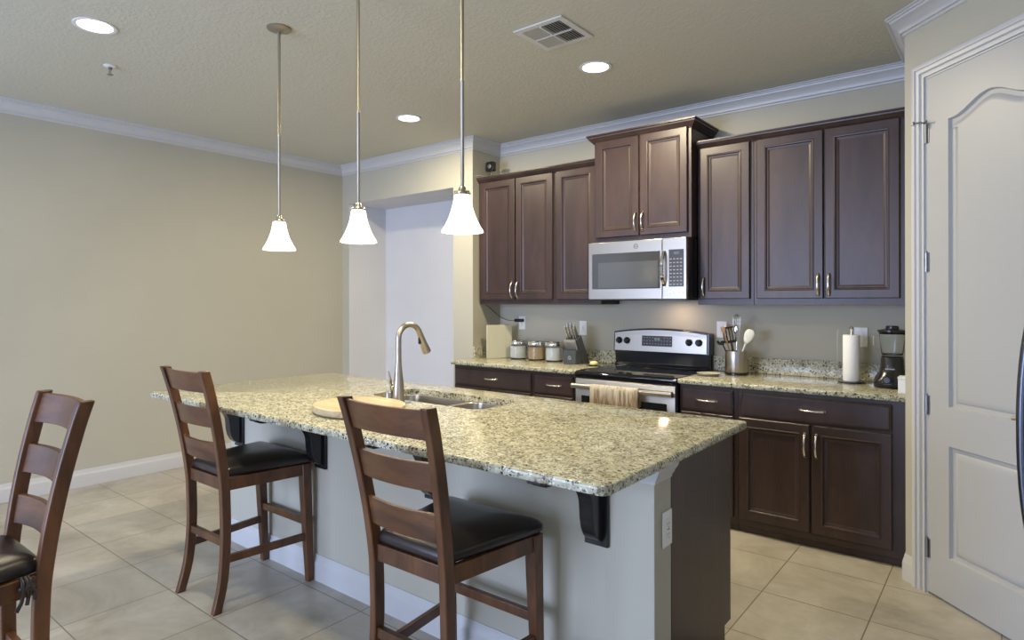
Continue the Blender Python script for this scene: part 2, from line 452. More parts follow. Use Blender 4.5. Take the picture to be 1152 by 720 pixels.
# crown moulding, one closed run round the room
room = [(L, 0), (L, J), (LX, J), (LX, RY), (RX, RY), (RX, AY-(DX-R)), (DX, AY-(DX-R)), (R, AY), (R, 0)]
cp = [(0, H-.0956), (.006, H-.0956), (.010, H-.090), (.010, H-.083), (.022, H-.081), (.022, H-.074), (.028, H-.060), (.038, H-.046), (.050, H-.035), (.062, H-.028), (.064, H-.018), (.074, H-.017), (.075, H-.010), (.0846, H-.006), (.0846, H), (0, H)]
struct('trim_3', sweep_plan(room, cp, True), 'trim', smooth=True)
bp_ = [(0, 0), (.015, 0), (.015, .085), (.0125, .098), (.008, .104), (.0065, .122), (.004, .13), (0, .13)]
def basebd(name, path): struct(name, sweep_plan(path, bp_), 'trim', smooth=True)
basebd('baseboard_left', [(-3.0, J), (LX, J), (LX, RY)])
basebd('baseboard_jog', [(L-.05, J), (-1.479, J)])
basebd('baseboard_pantry', [on_diag(DS0-.012-CW, 0), on_diag(0, 0), (R, -.655)])
basebd('baseboard_right', [(RX, RY), (RX, AY-(DX-R)), (DX, AY-(DX-R)), on_diag(DS1+.012+CW, 0)])
basebd('baseboard_rear', [(LX+.02, RY), (-2.36, RY)])
basebd('baseboard_passage', [(L-.12, .12), (-3.0, .12), (-3.0, J+.12)])

# ================================================================== fittings of the cabinets
def panel_rings(x0, x1, z0, z1, rings):
    bm = bm_new(); po = [(x0, z0), (x1, z0), (x1, z1), (x0, z1)]
    loft(bm, [[(x, -dep, z) for x, z in inset(po, d)] for d, dep in rings]); return bm
DOOR = [(0, 0), (0, .016), (.004, .020), (.050, .020), (.054, .0225), (.059, .0215), (.064, .013), (.070, .0125), (.080, .009), (.084, .009)]
DRAW = [(0, 0), (0, .012), (.010, .018), (.014, .020)]
def bar_pull(parent, x, z, yface, vertical, ln=.125, k=1.0):
    """arched bar pull with flared feet; yface: y of the face it stands on, room side is -y"""
    bm = bm_new(); pts = []; rr = []
    for i in range(17):
        t = i/16*2-1
        out = .026*(1-abs(t)**2.6)+.004
        pts.append((x, yface-out, z+t*ln/2) if vertical else (x+t*ln/2, yface-out, z))
        rr.append(.0058+.0030*(abs(t)**3))
    tube(bm, pts, rr, 10)
    for s in (-1, 1):
        c = (x, yface, z+s*ln/2) if vertical else (x+s*ln/2, yface, z)
        lathe(bm, [(.0095, 0), (.0095, .004), (.007, .009)], 14, c, 'Y')
    return obj('handle', bm, 'handle', parent, smooth='all')
def door_part(parent, x0, x1, z0, z1, y, hx=None, hz=None):
    bm = panel_rings(x0, x1, z0, z1, DOOR)
    bmesh.ops.translate(bm, verts=bm.verts[:], vec=(0, y, 0))
    d = obj('cabinet_door', bm, 'espresso', parent)
    if hx is not None: bar_pull(d, hx, hz, y-.020, True)
    return d
def drawer_part(parent, x0, x1, z0, z1, y, hx):
    bm = panel_rings(x0, x1, z0, z1, DRAW)
    bmesh.ops.translate(bm, verts=bm.verts[:], vec=(0, y, 0))
    d = obj('drawer', bm, 'espresso', parent); bar_pull(d, hx, (z0+z1)/2, y-.020, False); return d
def carcass(parent, x0, x1, y0, y1, z0, z1, lip=.0):
    bm = bm_new(); box(bm, x0, x1, y0, y1, z0, z1)
    return obj('cabinet_body', bm, 'espresso', parent, bevel=.0015)
def unit(label, loc=(0, 0, 0)): return thing('wall_cabinet', label, 'cabinet', loc)
CF = -.285                                       # face frame of the wall cabinets
UB, UT = 1.385, 2.470
def wall_unit(x0, x1, label, doors):
    t = thing('wall_cabinet', label, 'cabinet', ((x0+x1)/2, 0, UB)); w = (x1-x0)/2; ox = (x0+x1)/2
    bm = B(-w+.0006, w-.0006, CF, -.002, 0, UT-UB); obj('cabinet_body', bm, 'espresso', t, bevel=.0015)
    for a, b_, hx in doors:
        door_part(t, a-ox, b_-ox, 1.425-UB, 2.455-UB, CF, hx-ox, 1.508-UB)
    return t
wall_unit(L+.004, -.428, 'dark double-door wall cabinet left of the stove, beside the hallway corner', [(-1.222, -.836, -.860), (-.823, -.447, -.800)])
wall_unit(-.428, -.001, 'dark single-door wall cabinet directly left of the microwave', [(-.408, -.040, -.070)])
wall_unit(.763, 1.141, 'narrow dark single-door wall cabinet directly right of the microwave', [(.785, 1.118, .812)])
wall_unit(1.141, R-.002, 'wide dark double-door wall cabinet above the blender, next to the pantry wall', [(1.163, 1.557, 1.530), (1.567, 1.956, 1.590)])
# crown strips on the two lower runs and on the tall middle cabinet
CC = [(0, 0), (.006, 0), (.009, .006), (.014, .010), (.024, .018), (.032, .028), (.036, .030), (.038, .038), (.045, .041), (.045, .050), (0, .050)]
def crown_strip(path, z, parent=None, k=1.0, kz=1.0):
    bm = sweep_plan(path, [(d*k, z+h*kz) for d, h in CC]); return obj('crown_molding', bm, 'espresso', parent, smooth=True)
# path with the room side on the left: walking from right to left
c1 = crown_strip([(-.002, CF-.002), (L+.003, CF-.002)], 2.452); tag(c1, 'dark crown strip along the top of the cabinets left of the microwave', 'molding')
c2 = crown_strip([(R-.002, CF-.002), (.764, CF-.002)], 2.452); tag(c2, 'dark crown strip along the top of the cabinets right of the microwave', 'molding')
t = thing('wall_cabinet', 'taller dark double-door wall cabinet above the microwave, with its own stepped crown', 'cabinet', (.381, 0, 1.845))
obj('cabinet_body', B(-.379, .379, -.387, -.002, 0, 2.61-1.845), 'espresso', t, bevel=.0015)
door_part(t, .020-.381, .374-.381, 1.880-1.845, 2.598-1.845, -.387, .352-.381, 1.980-1.845)
door_part(t, .386-.381, .736-.381, 1.880-1.845, 2.598-1.845, -.387, .408-.381, 1.980-1.845)
crown_strip([(.381, -.004), (.381, -.389), (-.381, -.389), (-.381, -.004)], 2.590-1.845, t, 1.0, 1.2)

# ---- base cabinets
BF = -.61
def base_unit(x0, x1, label, draws, doors, filler=0):
    t = thing('base_cabinet', label, 'cabinet', ((x0+x1)/2, 0, 0)); ox = (x0+x1)/2
    bm = bm_new(); box(bm, x0-ox+.0006, x1-ox-.0006, BF, -.003, .045, .8785); box(bm, x0-ox+.0006, x1-ox-.0006, BF+.02, -.003, 0, .045)
    obj('cabinet_body', bm, 'espresso', t, bevel=.0015)
    for a, b_, hx in draws: drawer_part(t, a-ox, b_-ox, .715, .857, BF, hx-ox)
    for a, b_, hx in doors: door_part(t, a-ox, b_-ox, .088, .703, BF, hx-ox, .588)
base_unit(L+.002, -.409, 'dark base cabinet left of the stove, its wide drawer under the canisters', [(L+.02, -.425, -.822)], [(L+.02, -.84, -.87), (-.83, -.425, -.80)])
base_unit(-.409, -.003, 'dark base cabinet with a narrow drawer, touching the left side of the stove', [(-.394, -.045, -.208)], [(-.394, -.045, -.08)])
base_unit(.772, 1.145, 'dark base cabinet with a narrow drawer, touching the right side of the stove', [(.787, 1.118, .956)], [(.787, 1.118, .82)])
base_unit(1.145, R-.002, 'dark base cabinet with one wide drawer over two doors, beside the pantry door', [(1.172, 1.956, 1.568)], [(1.155, 1.552, 1.530), (1.564, 1.956, 1.590)])
# ---- counter tops
def top_poly(x0, x1, y0, y1, r=.008): return rrect(x0, x1, y0, y1, r, 3)
o = obj('countertop', slab(top_poly(L-.012, -.002, -.648, -.003), .880, T, r=.008), 'granite', smooth=True); tag(o, 'speckled granite countertop left of the stove, under the canisters and knife block', 'countertop')
o = obj('countertop', slab(top_poly(.770, R-.002, -.648, -.003), .880, T, r=.008), 'granite', smooth=True); tag(o, 'speckled granite countertop right of the stove, under the utensil crock and blender', 'countertop')
bm = bm_new(); box(bm, L+.022, -.004, -.022, -.002, T, 1.012); box(bm, L+.002, L+.022, J-.0+.0, -.002, T, 1.012)
o = obj('backsplash', bm, 'granite', bevel=.002); tag(o, 'low granite backsplash strip behind the canisters, turning the left corner', 'backsplash')
o = obj('backsplash', B(.772, R-.003, -.022, -.002, T, 1.018), 'granite', bevel=.002); tag(o, 'low granite backsplash strip behind the crock and paper towels', 'backsplash')
# the gap behind the stove is bare wall

# ================================================================== stove
t = thing('stove', 'stainless steel and black glass-top electric range between the counters', 'stove', (.384, 0, 0))
X0, X1 = -.380, .380
bm = bm_new(); box(bm, X0, X1, -.635, -.03, .03, .868); box(bm, X0+.03, X1-.03, -.6, -.06, 0, .03)
obj('range_body', bm, 'enamel', t, bevel=.003)
bm = bm_new(); prism_x(bm, [(-.665, .874), (-.665, .900), (-.655, .910), (-.64, .914), (-.10, .914), (-.10, .869), (-.655, .869)], X0-.004, X1+.004)
ck = obj('cooktop', bm, 'glossblack', t, bevel=.002)
for bx, by, br in ((-.19, -.50, .11), (.19, -.50, .085), (-.19, -.25, .085), (.19, -.25, .11)):
    bm = bm_new()
    for r0 in (br, br*.6):
        lathe(bm, [(r0-.0015, .9142), (r0-.0015, .9147), (r0+.0015, .9147), (r0+.0015, .9142)], 48, (bx, by, 0), cap0=False, cap1=False)
    obj('burner_ring', bm, M['display'], ck)
# backguard: black lower riser, steel console with a bowed top
bm = bm_new(); prism_x(bm, [(-.10, .9145), (-.075, .935), (-.088, 1.035), (-.02, 1.035), (-.02, .9145)], X0, X1); obj('riser', bm, 'enamel', t, bevel=.003)
n = 24; lo = []; 
def console(bm, x0, x1, zlo, rise, yf, yb, grow):
    loops = []
    for k in range(n+1):
        x = x0+(x1-x0)*k/n; u = (x/.384)
        zt = 1.168+rise*(1-u*u)+grow
        loops.append([(x, yf, zlo), (x, yf+.012, zt), (x, yb, zt), (x, yb, zlo)])
    loft(bm, loops)
bm = bm_new(); console(bm, X0-.006, X1+.006, 1.020, .030, -.097, -.008, .006); obj('console_shell', bm, 'enamel', t, bevel=.004)
bm = bm_new(); console(bm, X0+.006, X1-.012, 1.028, .030, -.1035, -.094, -.006); cons = obj('control_panel', bm, 'steel', t, bevel=.002)
def ycon(z): return -.1035+(z-1.028)/.15*.012-.0005
dx0, dx1 = .245-.384, .490-.384
bm = bm_new(); prism_x(bm, [(ycon(1.070), 1.070), (ycon(1.070)-.003, 1.070), (ycon(1.148)-.003, 1.148), (ycon(1.148), 1.148)], dx0, dx1)
dp = obj('clock_display', bm, 'display', cons, bevel=.001)
bm = bm_new()
SEG = {'1': 'bc', '0': 'abcdef', '2': 'abged', '5': 'afgcd', '3': 'abgcd'}
def seg7(bm, ch, x, z, w, h, y, t_=.0016):
    P = dict(a=(x, x+w, z+h-t_, z+h), g=(x, x+w, z+h/2-t_/2, z+h/2+t_/2), d=(x, x+w, z, z+t_), f=(x, x+t_, z+h/2, z+h), b=(x+w-t_, x+w, z+h/2, z+h), e=(x, x+t_, z, z+h/2), c=(x+w-t_, x+w, z, z+h/2))
    for s in SEG[ch]:
        a = P[s]; box(bm, a[0], a[1], y-.0006, y, a[2], a[3])
xx = -.040
for ch in '1025': seg7(bm, ch, xx, 1.117, .008, .016, ycon(1.125)-.0032); xx += .012 if ch != '0' else .016
obj('clock_digits', bm, 'led', dp)
bm = bm_new()
for r_ in range(3):
    for c_ in range(10):
        if r_ == 0 and 3 < c_ < 7: continue
        zz = 1.132-.023*r_; xx = dx0+.014+c_*.0235
        box(bm, xx, xx+.011, ycon(zz)-.0040, ycon(zz)-.0030, zz, zz+.0035)
obj('button_marks', bm, 'glyph', dp)
for kx in (.050, .118, .620, .694):
    bm = bm_new(); zc = 1.108 if kx > .3 else 1.106
    lathe(bm, [(.026, 0), (.026, .006), (.021, .010), (.019, .024), (.016, .027)], 24, (kx-.384, ycon(zc), zc), 'Y')
    box(bm, kx-.384-.0045, kx-.384+.0045, ycon(zc)-.034, ycon(zc)-.024, zc-.018, zc+.018)
    obj('knob', bm, 'black', t, smooth=True)
# oven door
bm = bm_new(); prism_x(bm, [(-.660, .185), (-.664, .19), (-.664, .85), (-.658, .862), (-.636, .862), (-.636, .185)], X0+.002, X1-.002); od = obj('oven_door', bm, 'steel', t, bevel=.002)
obj('oven_window', B(-.358+.03, .352-.03, -.668, -.664, .36, .742), 'oven_glass', od, bevel=.002)
bm = bm_new(); tube(bm, [(X0+.002, -.712, .812), (0, -.714, .812), (X1-.002, -.712, .812)], .0185, 16)
for s in (-1, 1): box(bm, s*.345-.012, s*.345+.012, -.705, -.663, .802, .822)
obj('oven_handle', bm, 'steel', od, smooth=True)
obj('warming_drawer', B(X0+.002, X1-.002, -.660, -.636, .035, .178), 'steel', t, bevel=.003)

# towel hanging on the oven handle: front and back fall
def towel_mesh():
    bm = bm_new(); nx = 22
    path = [(-.742, .640), (-.741, .70), (-.740, .78), (-.738, .812), (-.731, .829), (-.714, .836), (-.698, .829), (-.691, .812), (-.690, .76), (-.689, .70)]
    def row(k, off):
        x = .168+(.534-.168)*k/nx; lp = []
        for i, (y, z) in enumerate(path):
            wv = .005*math.sin(k*1.1+i*.15)*min(1, abs(z-.83)/.1)
            hem = .006*math.sin(k*.8+1) if i == 0 else 0
            yy = y-(wv if i < 4 else 0) ; lp.append((x+(.002*math.sin(i)), yy, z+hem))
        return lp
    loops = [row(k, 0) for k in range(nx+1)]
    vs = [[bm.verts.new(p) for p in lp] for lp in loops]
    for a, b_ in zip(vs, vs[1:]):
        for i in range(len(a)-1): bm.faces.new((a[i], a[i+1], b_[i+1], b_[i]))
    return bm
o = obj('dish_towel', towel_mesh(), 'towel', smooth='all'); md = o.modifiers.new('thick', 'SOLIDIFY'); md.thickness = .004; md.offset = 0
md = o.modifiers.new('sub', 'SUBSURF'); md.levels = 1; md.render_levels = 1
tag(o, 'beige and rust-brown streaked towel hanging over the oven door handle', 'towel')

# ================================================================== microwave
t = thing('microwave', 'stainless steel over-the-range microwave under the tall middle cabinet', 'microwave', (.381, 0, 1.424))
zt = 1.8435-1.424
obj('microwave_body', B(-.3785, .3785, -.445, -.003, .004, zt), 'enamel', t, bevel=.003)
fy = -.476
bm = bm_new(); box(bm, -.3800, .205, fy, -.446, 0, zt-.004); md_ = obj('microwave_door', bm, 'steel', t, bevel=.003)
obj('door_window', B(.033-.381, .572-.381, fy-.0025, fy, 1.498-1.424, 1.756-1.424), 'micro_glass', md_, bevel=.0015)
obj('window_mesh', B(.085-.381, .555-.381, fy-.0035, fy-.0022, 1.506-1.424, 1.690-1.424), 'micro_mesh', md_)
# logo: a ring with looping strokes inside
bm = bm_new(); lx, lz = .389-.381, 1.797-1.424
n = 28
for r0 in (.0165,):
    loops = []
    for k in range(n):
        a = 2*PI*k/n; loops.append([(lx+(r0+dx_)*math.cos(a), yy, lz+(r0+dx_)*math.sin(a)) for dx_, yy in ((-.0012, fy), (-.0012, fy-.001), (.0012, fy-.001), (.0012, fy))])
    loft(bm, loops, closed=True)
tube(bm, spline([(lx-.002, fy-.0005, lz+.006), (lx-.008, fy-.0005, lz+.008), (lx-.010, fy-.0005, lz), (lx-.006, fy-.0005, lz-.007), (lx-.002, fy-.0005, lz-.002), (lx-.004, fy-.0005, lz-.001)], 4), .0011, 5)
tube(bm, spline([(lx+.009, fy-.0005, lz+.006), (lx+.004, fy-.0005, lz+.009), (lx+.002, fy-.0005, lz+.002), (lx+.006, fy-.0005, lz), (lx+.009, fy-.0005, lz-.006), (lx+.003, fy-.0005, lz-.009)], 4), .0011, 5)
obj('logo_badge', bm, 'display', md_)
bm = bm_new()
pts = [(.603-.381, fy-.004-.040*(1-abs(i/10-1)**3.0), 1.512-1.424+(1.752-1.512)*i/20) for i in range(21)]
loops = []
for p in pts: loops.append([(p[0]-.012, p[1]+.004, p[2]), (p[0]-.009, p[1]-.006, p[2]), (p[0]+.009, p[1]-.006, p[2]), (p[0]+.012, p[1]+.004, p[2])])
loft(bm, loops); obj('door_handle', bm, 'chrome', md_, smooth=True)
cp_ = obj('control_panel', B(.2075, .3800, fy, -.446, 0, zt-.004), 'steel', t, bevel=.003)
kp = obj('keypad', B(.636-.381, .742-.381, fy-.0022, fy, 1.508-1.424, 1.760-1.424), 'display', cp_, bevel=.001)
bm = bm_new()
for r_ in range(8):
    for c_ in range(4):
        x = .643-.381+c_*.0245; z = 1.520-1.424+r_*.0245; box(bm, x, x+.014, fy-.0030, fy-.0022, z, z+.007)
obj('key_marks', bm, 'glyph', kp)
bm = bm_new()
xx = .668-.381
for ch in '1025': seg7(bm, ch, xx, 1.728-1.424, .007, .015, fy-.0023, .0014); xx += .011
obj('clock_digits', bm, 'led', kp)
for k in range(3):
    bm = bm_new(); box(bm, .650-.381+k*.032, .672-.381+k*.032, fy-.0035, fy, 1.462-1.424, 1.474-1.424); obj('button', bm, 'white', cp_, bevel=.001)
bm = bm_new(); box(bm, -.36, .36, -.44, -.08, -.006, .004); 
for k in range(9): box(bm, -.33+.0, -.07, -.40+k*.033, -.385+k*.033, -.0075, -.006); box(bm, .07, .33, -.40+k*.033, -.385+k*.033, -.0075, -.006)
obj('bottom_grille', bm, 'black', t)
bm = bm_new(); box(bm, .10, .20, -.20, -.14, -.0095, -.0076); obj('cooktop_lamp', bm, 'white', t, bevel=.001)
ld = bpy.data.lights.new('cooktop_light', 'AREA'); ld.size = .06; ld.energy = 1.1; ld.color = (1, .72, .52)
lo_ = bpy.data.objects.new('cooktop_light', ld); C.objects.link(lo_); lo_.parent = t; lo_.location = (.15, -.17, -.014)

# ================================================================== island
IX0, IX1, IY0, IY1 = -1.3188, 1.5929, -2.9923, -1.8141
BX0, BX1, BY0 = -1.19, 1.54, -2.59
t = thing('kitchen_island', 'long kitchen island base with a painted pony wall and dark cabinets behind', 'kitchen island', (0, -2.2, 0))
oy = 2.2
bm = bm_new(); box(bm, BX0, BX1, BY0+oy, -2.462+oy, 0, .879); obj('pony_wall', bm, 'wall', t, bevel=.002)
bm = bm_new(); box(bm, BX0+.01, BX1-.022, -2.4615+oy, -1.885+oy, .10, .700); box(bm, BX0+.01, BX1-.022, -2.4615+oy, -1.955+oy, 0, .10)
box(bm, BX0+.01, BX1-.022, -2.4615+oy, -2.34+oy, .700, .879); box(bm, BX0+.01, BX1-.022, -1.96+oy, -1.885+oy, .700, .879)
box(bm, BX0+.01, -.30, -2.34+oy, -1.96+oy, .70, .879); box(bm, .56, BX1-.022, -2.34+oy, -1.96+oy, .70, .879)
obj('cabinet_body', bm, 'espresso', t)
bm = bm_new(); prism_x(bm, [(-2.461+oy, 0), (-1.953+oy, 0), (-1.953+oy, .10), (-1.885+oy, .10), (-1.885+oy, .879), (-2.461+oy, .879)], BX1-.0215, BX1+.001); obj('end_panel', bm, 'espresso', t, bevel=.001)
# far-side doors and drawers, facing the stove
far = bpy.data.objects.new('cabinet_front', None)
def far_panel(name, x0, x1, z0, z1, rings, hx, hz, vert):
    bm = panel_rings(-x1, -x0, z0, z1, rings)
    d = obj(name, bm, 'espresso', t); d.location = (0, -1.885+oy, 0); d.rotation_euler = (0, 0, PI)
    bar_pull(d, -hx, hz, -.020, vert)
for x0, x1 in ((1.13, 1.515), (.72, 1.115)): far_panel('drawer', x0, x1, .715, .857, DRAW, (x0+x1)/2, .786, False); far_panel('cabinet_door', x0, x1, .115, .703, DOOR, x0+.03 if x0 > 1 else x1-.03, .6, True)
for x0, x1 in ((.15, .70), (-.42, .13)): far_panel('cabinet_door', x0, x1, .115, .703, DOOR, x0+.03 if x0 > 0 else x1-.03, .6, True)
bm = panel_rings(-.70, .42, .715, .857, DRAW); d = obj('false_drawer', bm, 'espresso', t); d.location = (0, -1.885+oy, 0); d.rotation_euler = (0, 0, PI)
for x0, x1 in ((-.80, -.44), (-1.17, -.82)): far_panel('drawer', x0, x1, .715, .857, DRAW, (x0+x1)/2, .786, False); far_panel('cabinet_door', x0, x1, .115, .703, DOOR, x1-.03, .6, True)
# baseboard of the island and the small cap moulding under the stone at its right end
bm = sweep_plan([(BX0, -2.47+oy), (BX0, BY0+oy), (BX1, BY0+oy), (BX1, -2.464+oy)][::-1], [(d, z) for d, z in bp_]); obj('island_baseboard', bm, 'trim', t, smooth=True)
capp = [(0, .815), (.004, .815), (.006, .826), (.012, .832), (.016, .842), (.026, .856), (.030, .866), (.030, .879), (0, .879)]
bm = sweep_plan([(1.455, BY0+oy), (BX1, BY0+oy), (BX1, -2.464+oy)][::-1], [(d+.0002, z) for d, z in capp]); obj('cap_molding', bm, 'trim', t, smooth=True)
# outlet on the end
def outlet_parts(parent, M_):
    """plate in local xz, room side -y"""
    pass
def outlet(label, loc, rz, kind='duplex', w=.072, h=.118, plug=False):
    t = thing('light_switch' if kind == 'switch' else 'wall_outlet', label, 'switch' if kind == 'switch' else 'outlet', loc, rz)
    obj('cover_plate', B(-w/2, w/2, -.006, -.0005, -h/2, h/2), 'white', t, bevel=.003)
    if kind == 'duplex':
        bm = bm_new()
        prism_y(bm, rrect(-.0165, .0165, -.034, .034, .004, 3), -.0085, -.0055); f = obj('receptacle', bm, 'white', t, bevel=.0008)
        bm = bm_new()
        for zc in (-.019, .016):
            box(bm, -.008, -.0058, -.009, -.0084, zc-.002, zc+.006); box(bm, .0055, .0075, -.009, -.0084, zc-.002, zc+.005); lathe(bm, [(.0025, 0), (.0025, .0006)], 8, (0, -.0084, zc-.009), 'Y')
        box(bm, -.007, -.001, -.0092, -.0084, -.003, .001); box(bm, .001, .007, -.0092, -.0084, -.003, .001)
        obj('slots', bm, 'white_slot', f)
    else:
        bm = bm_new(); prism_y(bm, rrect(-.0165, .0165, -.034, .034, .003, 3), -.008, -.0055); f = obj('rocker', bm, 'white', t, bevel=.0008)
        if w > .1:
            t.children[0].location = (0, 0, 0)
    return t
o = outlet('white duplex outlet on the beige end of the island under the granite', (BX1+.0006, -2.503, .650), PI/2)

# granite top with the sink cut-out
ip = rrect(IX0, IX1, IY0, IY1, .03, 5)
bowlL = rrect(-.245, .205, -2.315, -2.0, .07, 6); bowlR = rrect(.232, .535, -2.315, -2.0, .06, 6)
o = obj('island_countertop', slab(ip, .8795, T, [rrect(-.247, .537, -2.317, -1.998, .065, 6)], r=.009), 'granite', smooth=True); tag(o, 'long speckled cream granite island countertop with a sink cut-out', 'countertop')
t = thing('sink', 'double-bowl stainless undermount sink set into the island granite', 'sink', (.13, -2.16, .70))
def bowl(name, poly, dz):
    bm = bm_new(); loops = []
    zt_ = .8785-.70
    for d, z in ((-.012, zt_), (-.001, zt_), (0, zt_-.004), (.004, zt_-dz*.5), (.010, zt_-dz+.03), (.025, zt_-dz+.006), (.045, zt_-dz)):
        loops.append([(x-.13, y+2.16, z) for x, y in inset(poly, d)])
    loft(bm, loops, False, True); o = obj(name, bm, 'steel', t, smooth='all'); md = o.modifiers.new('s', 'SOLIDIFY'); md.thickness = .0015; md.offset = 1
    return o
bl = bowl('sink_bowl', bowlL, .165); br_ = bowl('sink_bowl', bowlR, .155)
for b_, cx in ((bl, -.02), (br_, .373)):
    bm = bm_new(); zz = .8785-.70-(.165 if b_ is bl else .155); lathe(bm, [(.040, zz+.001), (.040, zz+.004), (.028, zz+.0035), (.024, zz+.002)], 24, (cx-.13, 0, 0)); obj('drain', bm, 'chrome', b_, smooth=True)
# flange carrying both bowls, its bridge the thin steel divider
bm = slab([(x-.13, y+2.16) for x, y in rrect(-.265, .555, -2.335, -1.98, .03, 4)], .8735-.70, .8785-.70, [[(x-.13, y+2.16) for x, y in p] for p in (bowlL, bowlR)], r=.001)
obj('sink_flange', bm, 'steel', t)

# faucet
t = thing('faucet', 'brushed nickel gooseneck kitchen faucet behind the island sink', 'faucet', (.060, -2.375, T))
bm = bm_new(); lathe(bm, [(.030, .0), (.031, .004), (.030, .012), (.0285, .04), (.026, .085), (.0205, .135), (.0155, .19), (.0145, .22)], 28)
obj('faucet_body', bm, 'nickel', t, smooth=True)
sd = Vector((.10, 1.0, 0)).normalized(); c0 = []
rad = .068
arc = [Vector((0, 0, .21)), Vector((0, 0, .27)), Vector((0, 0, .314))]
for k in range(1, 13):
    a = PI*.90*k/12; arc.append(Vector((0, 0, .314)) + sd*(rad*(1-math.cos(a))) + Vector((0, 0, rad*math.sin(a))))
dr_ = (arc[-1]-arc[-2]).normalized(); 
bm = bm_new(); tube(bm, arc, [.0142]*len(arc), 16); obj('gooseneck', bm, 'nickel', t, smooth=True)
e = arc[-1]
bm = bm_new(); tube(bm, [e-dr_*.004, e+dr_*.020, e+dr_*.05, e+dr_*.095, e+dr_*.108, e+dr_*.112], [.0150, .0158, .0175, .0225, .0225, .018], 18); sh = obj('spray_head', bm, 'nickel', t, smooth=True)
bm = bm_new(); pb = e+dr_*.04-sd*.019; box(bm, pb.x-.006, pb.x+.006, pb.y-.005, pb.y+.005, pb.z-.018, pb.z+.018); obj('spray_button', bm, 'black', sh, bevel=.002)
bm = bm_new(); lathe(bm, [(.016, 0), (.017, .004), (.0165, .020), (.013, .024)], 16, (0, 0, 0), 'X')
bmesh.ops.transform(bm, matrix=Matrix.Translation((-.026, 0, .066)) @ Matrix.Rotation(PI, 4, 'Z'), verts=bm.verts[:])
tube(bm, spline([(-.046, 0, .064), (-.055, -.004, .085), (-.050, -.012, .115), (-.056, -.02, .150)], 6), [.0075]*6+[.007]*6+[.0052]*6+[.0035], 10)
tube(bm, [(-.046, 0, .064), (-.056, .002, .046), (-.052, .004, .030)], [.0065, .005, .003], 8)
obj('lever_handle', bm, 'nickel', t, smooth=True)
bm = bm_new(); pl_ = rrect(-.075, .075, -.032, .032, .031, 8); loft(bm, [[(x, y, z) for x, y in inset(pl_, d)] for d, z in ((0, 0), (0, .003), (.004, .0055))]); obj('deck_plate', bm, 'chrome', t)
t = thing('soap_dispenser', 'short brushed nickel cap on the granite just left of the faucet', 'soap dispenser', (-.010, -2.375, T))
bm = bm_new(); lathe(bm, [(.024, 0), (.025, .004), (.0225, .010), (.0225, .040), (.019, .046)], 24); obj('cap_body', bm, 'nickel', t, smooth=True)

# cutting board on the island
t = thing('cutting_board', 'oval pale bamboo board lying on the island granite left of the faucet', 'cutting board', (.130, -2.670, T), -.10)
bm = bm_new(); n = 56; el = [(.235*math.cos(2*PI*k/n), .195*math.sin(2*PI*k/n)) for k in range(n)]
loft(bm, [[(x, y, z) for x, y in inset(el, d)] for d, z in ((.012, 0), (.002, .008), (0, .018), (.003, .034), (.010, .036))]); obj('board', bm, 'bamboo', t, smooth=True)

# corbels
for k, cx in enumerate((-1.07, -.27, .53, 1.33)):
    lab = ['dark scrolled bracket under the island top at its far left end', 'dark scrolled bracket under the island top just right of the far stool',
           'dark scrolled bracket under the island top, seen through the near stool back', 'dark scrolled bracket under the near right corner of the island top'][k]
    t = thing('countertop_bracket', lab, 'bracket', (cx, BY0, .8785), group='brackets under the island overhang')
    prof = [(0, 0), (-.372, 0), (-.372, -.016), (-.350, -.020), (-.344, -.028)]
    for i in range(13):
        a = i/12*PI/2; prof.append((-.082-.235*(1-math.sin(a)), -.030-.125*(1-math.cos(a))))
    prof += [(-.078, -.20), (-.070, -.235), (-.056, -.262), (-.036, -.280), (-.018, -.286), (0, -.300)]
    bm = bm_new(); prism_x(bm, prof, -.027, .027); obj('scroll', bm, 'black', t, bevel=.003)
    obj('back_plate', B(-.046, .046, -.014, -.0005, -.306, -.001), 'black', t, bevel=.002)

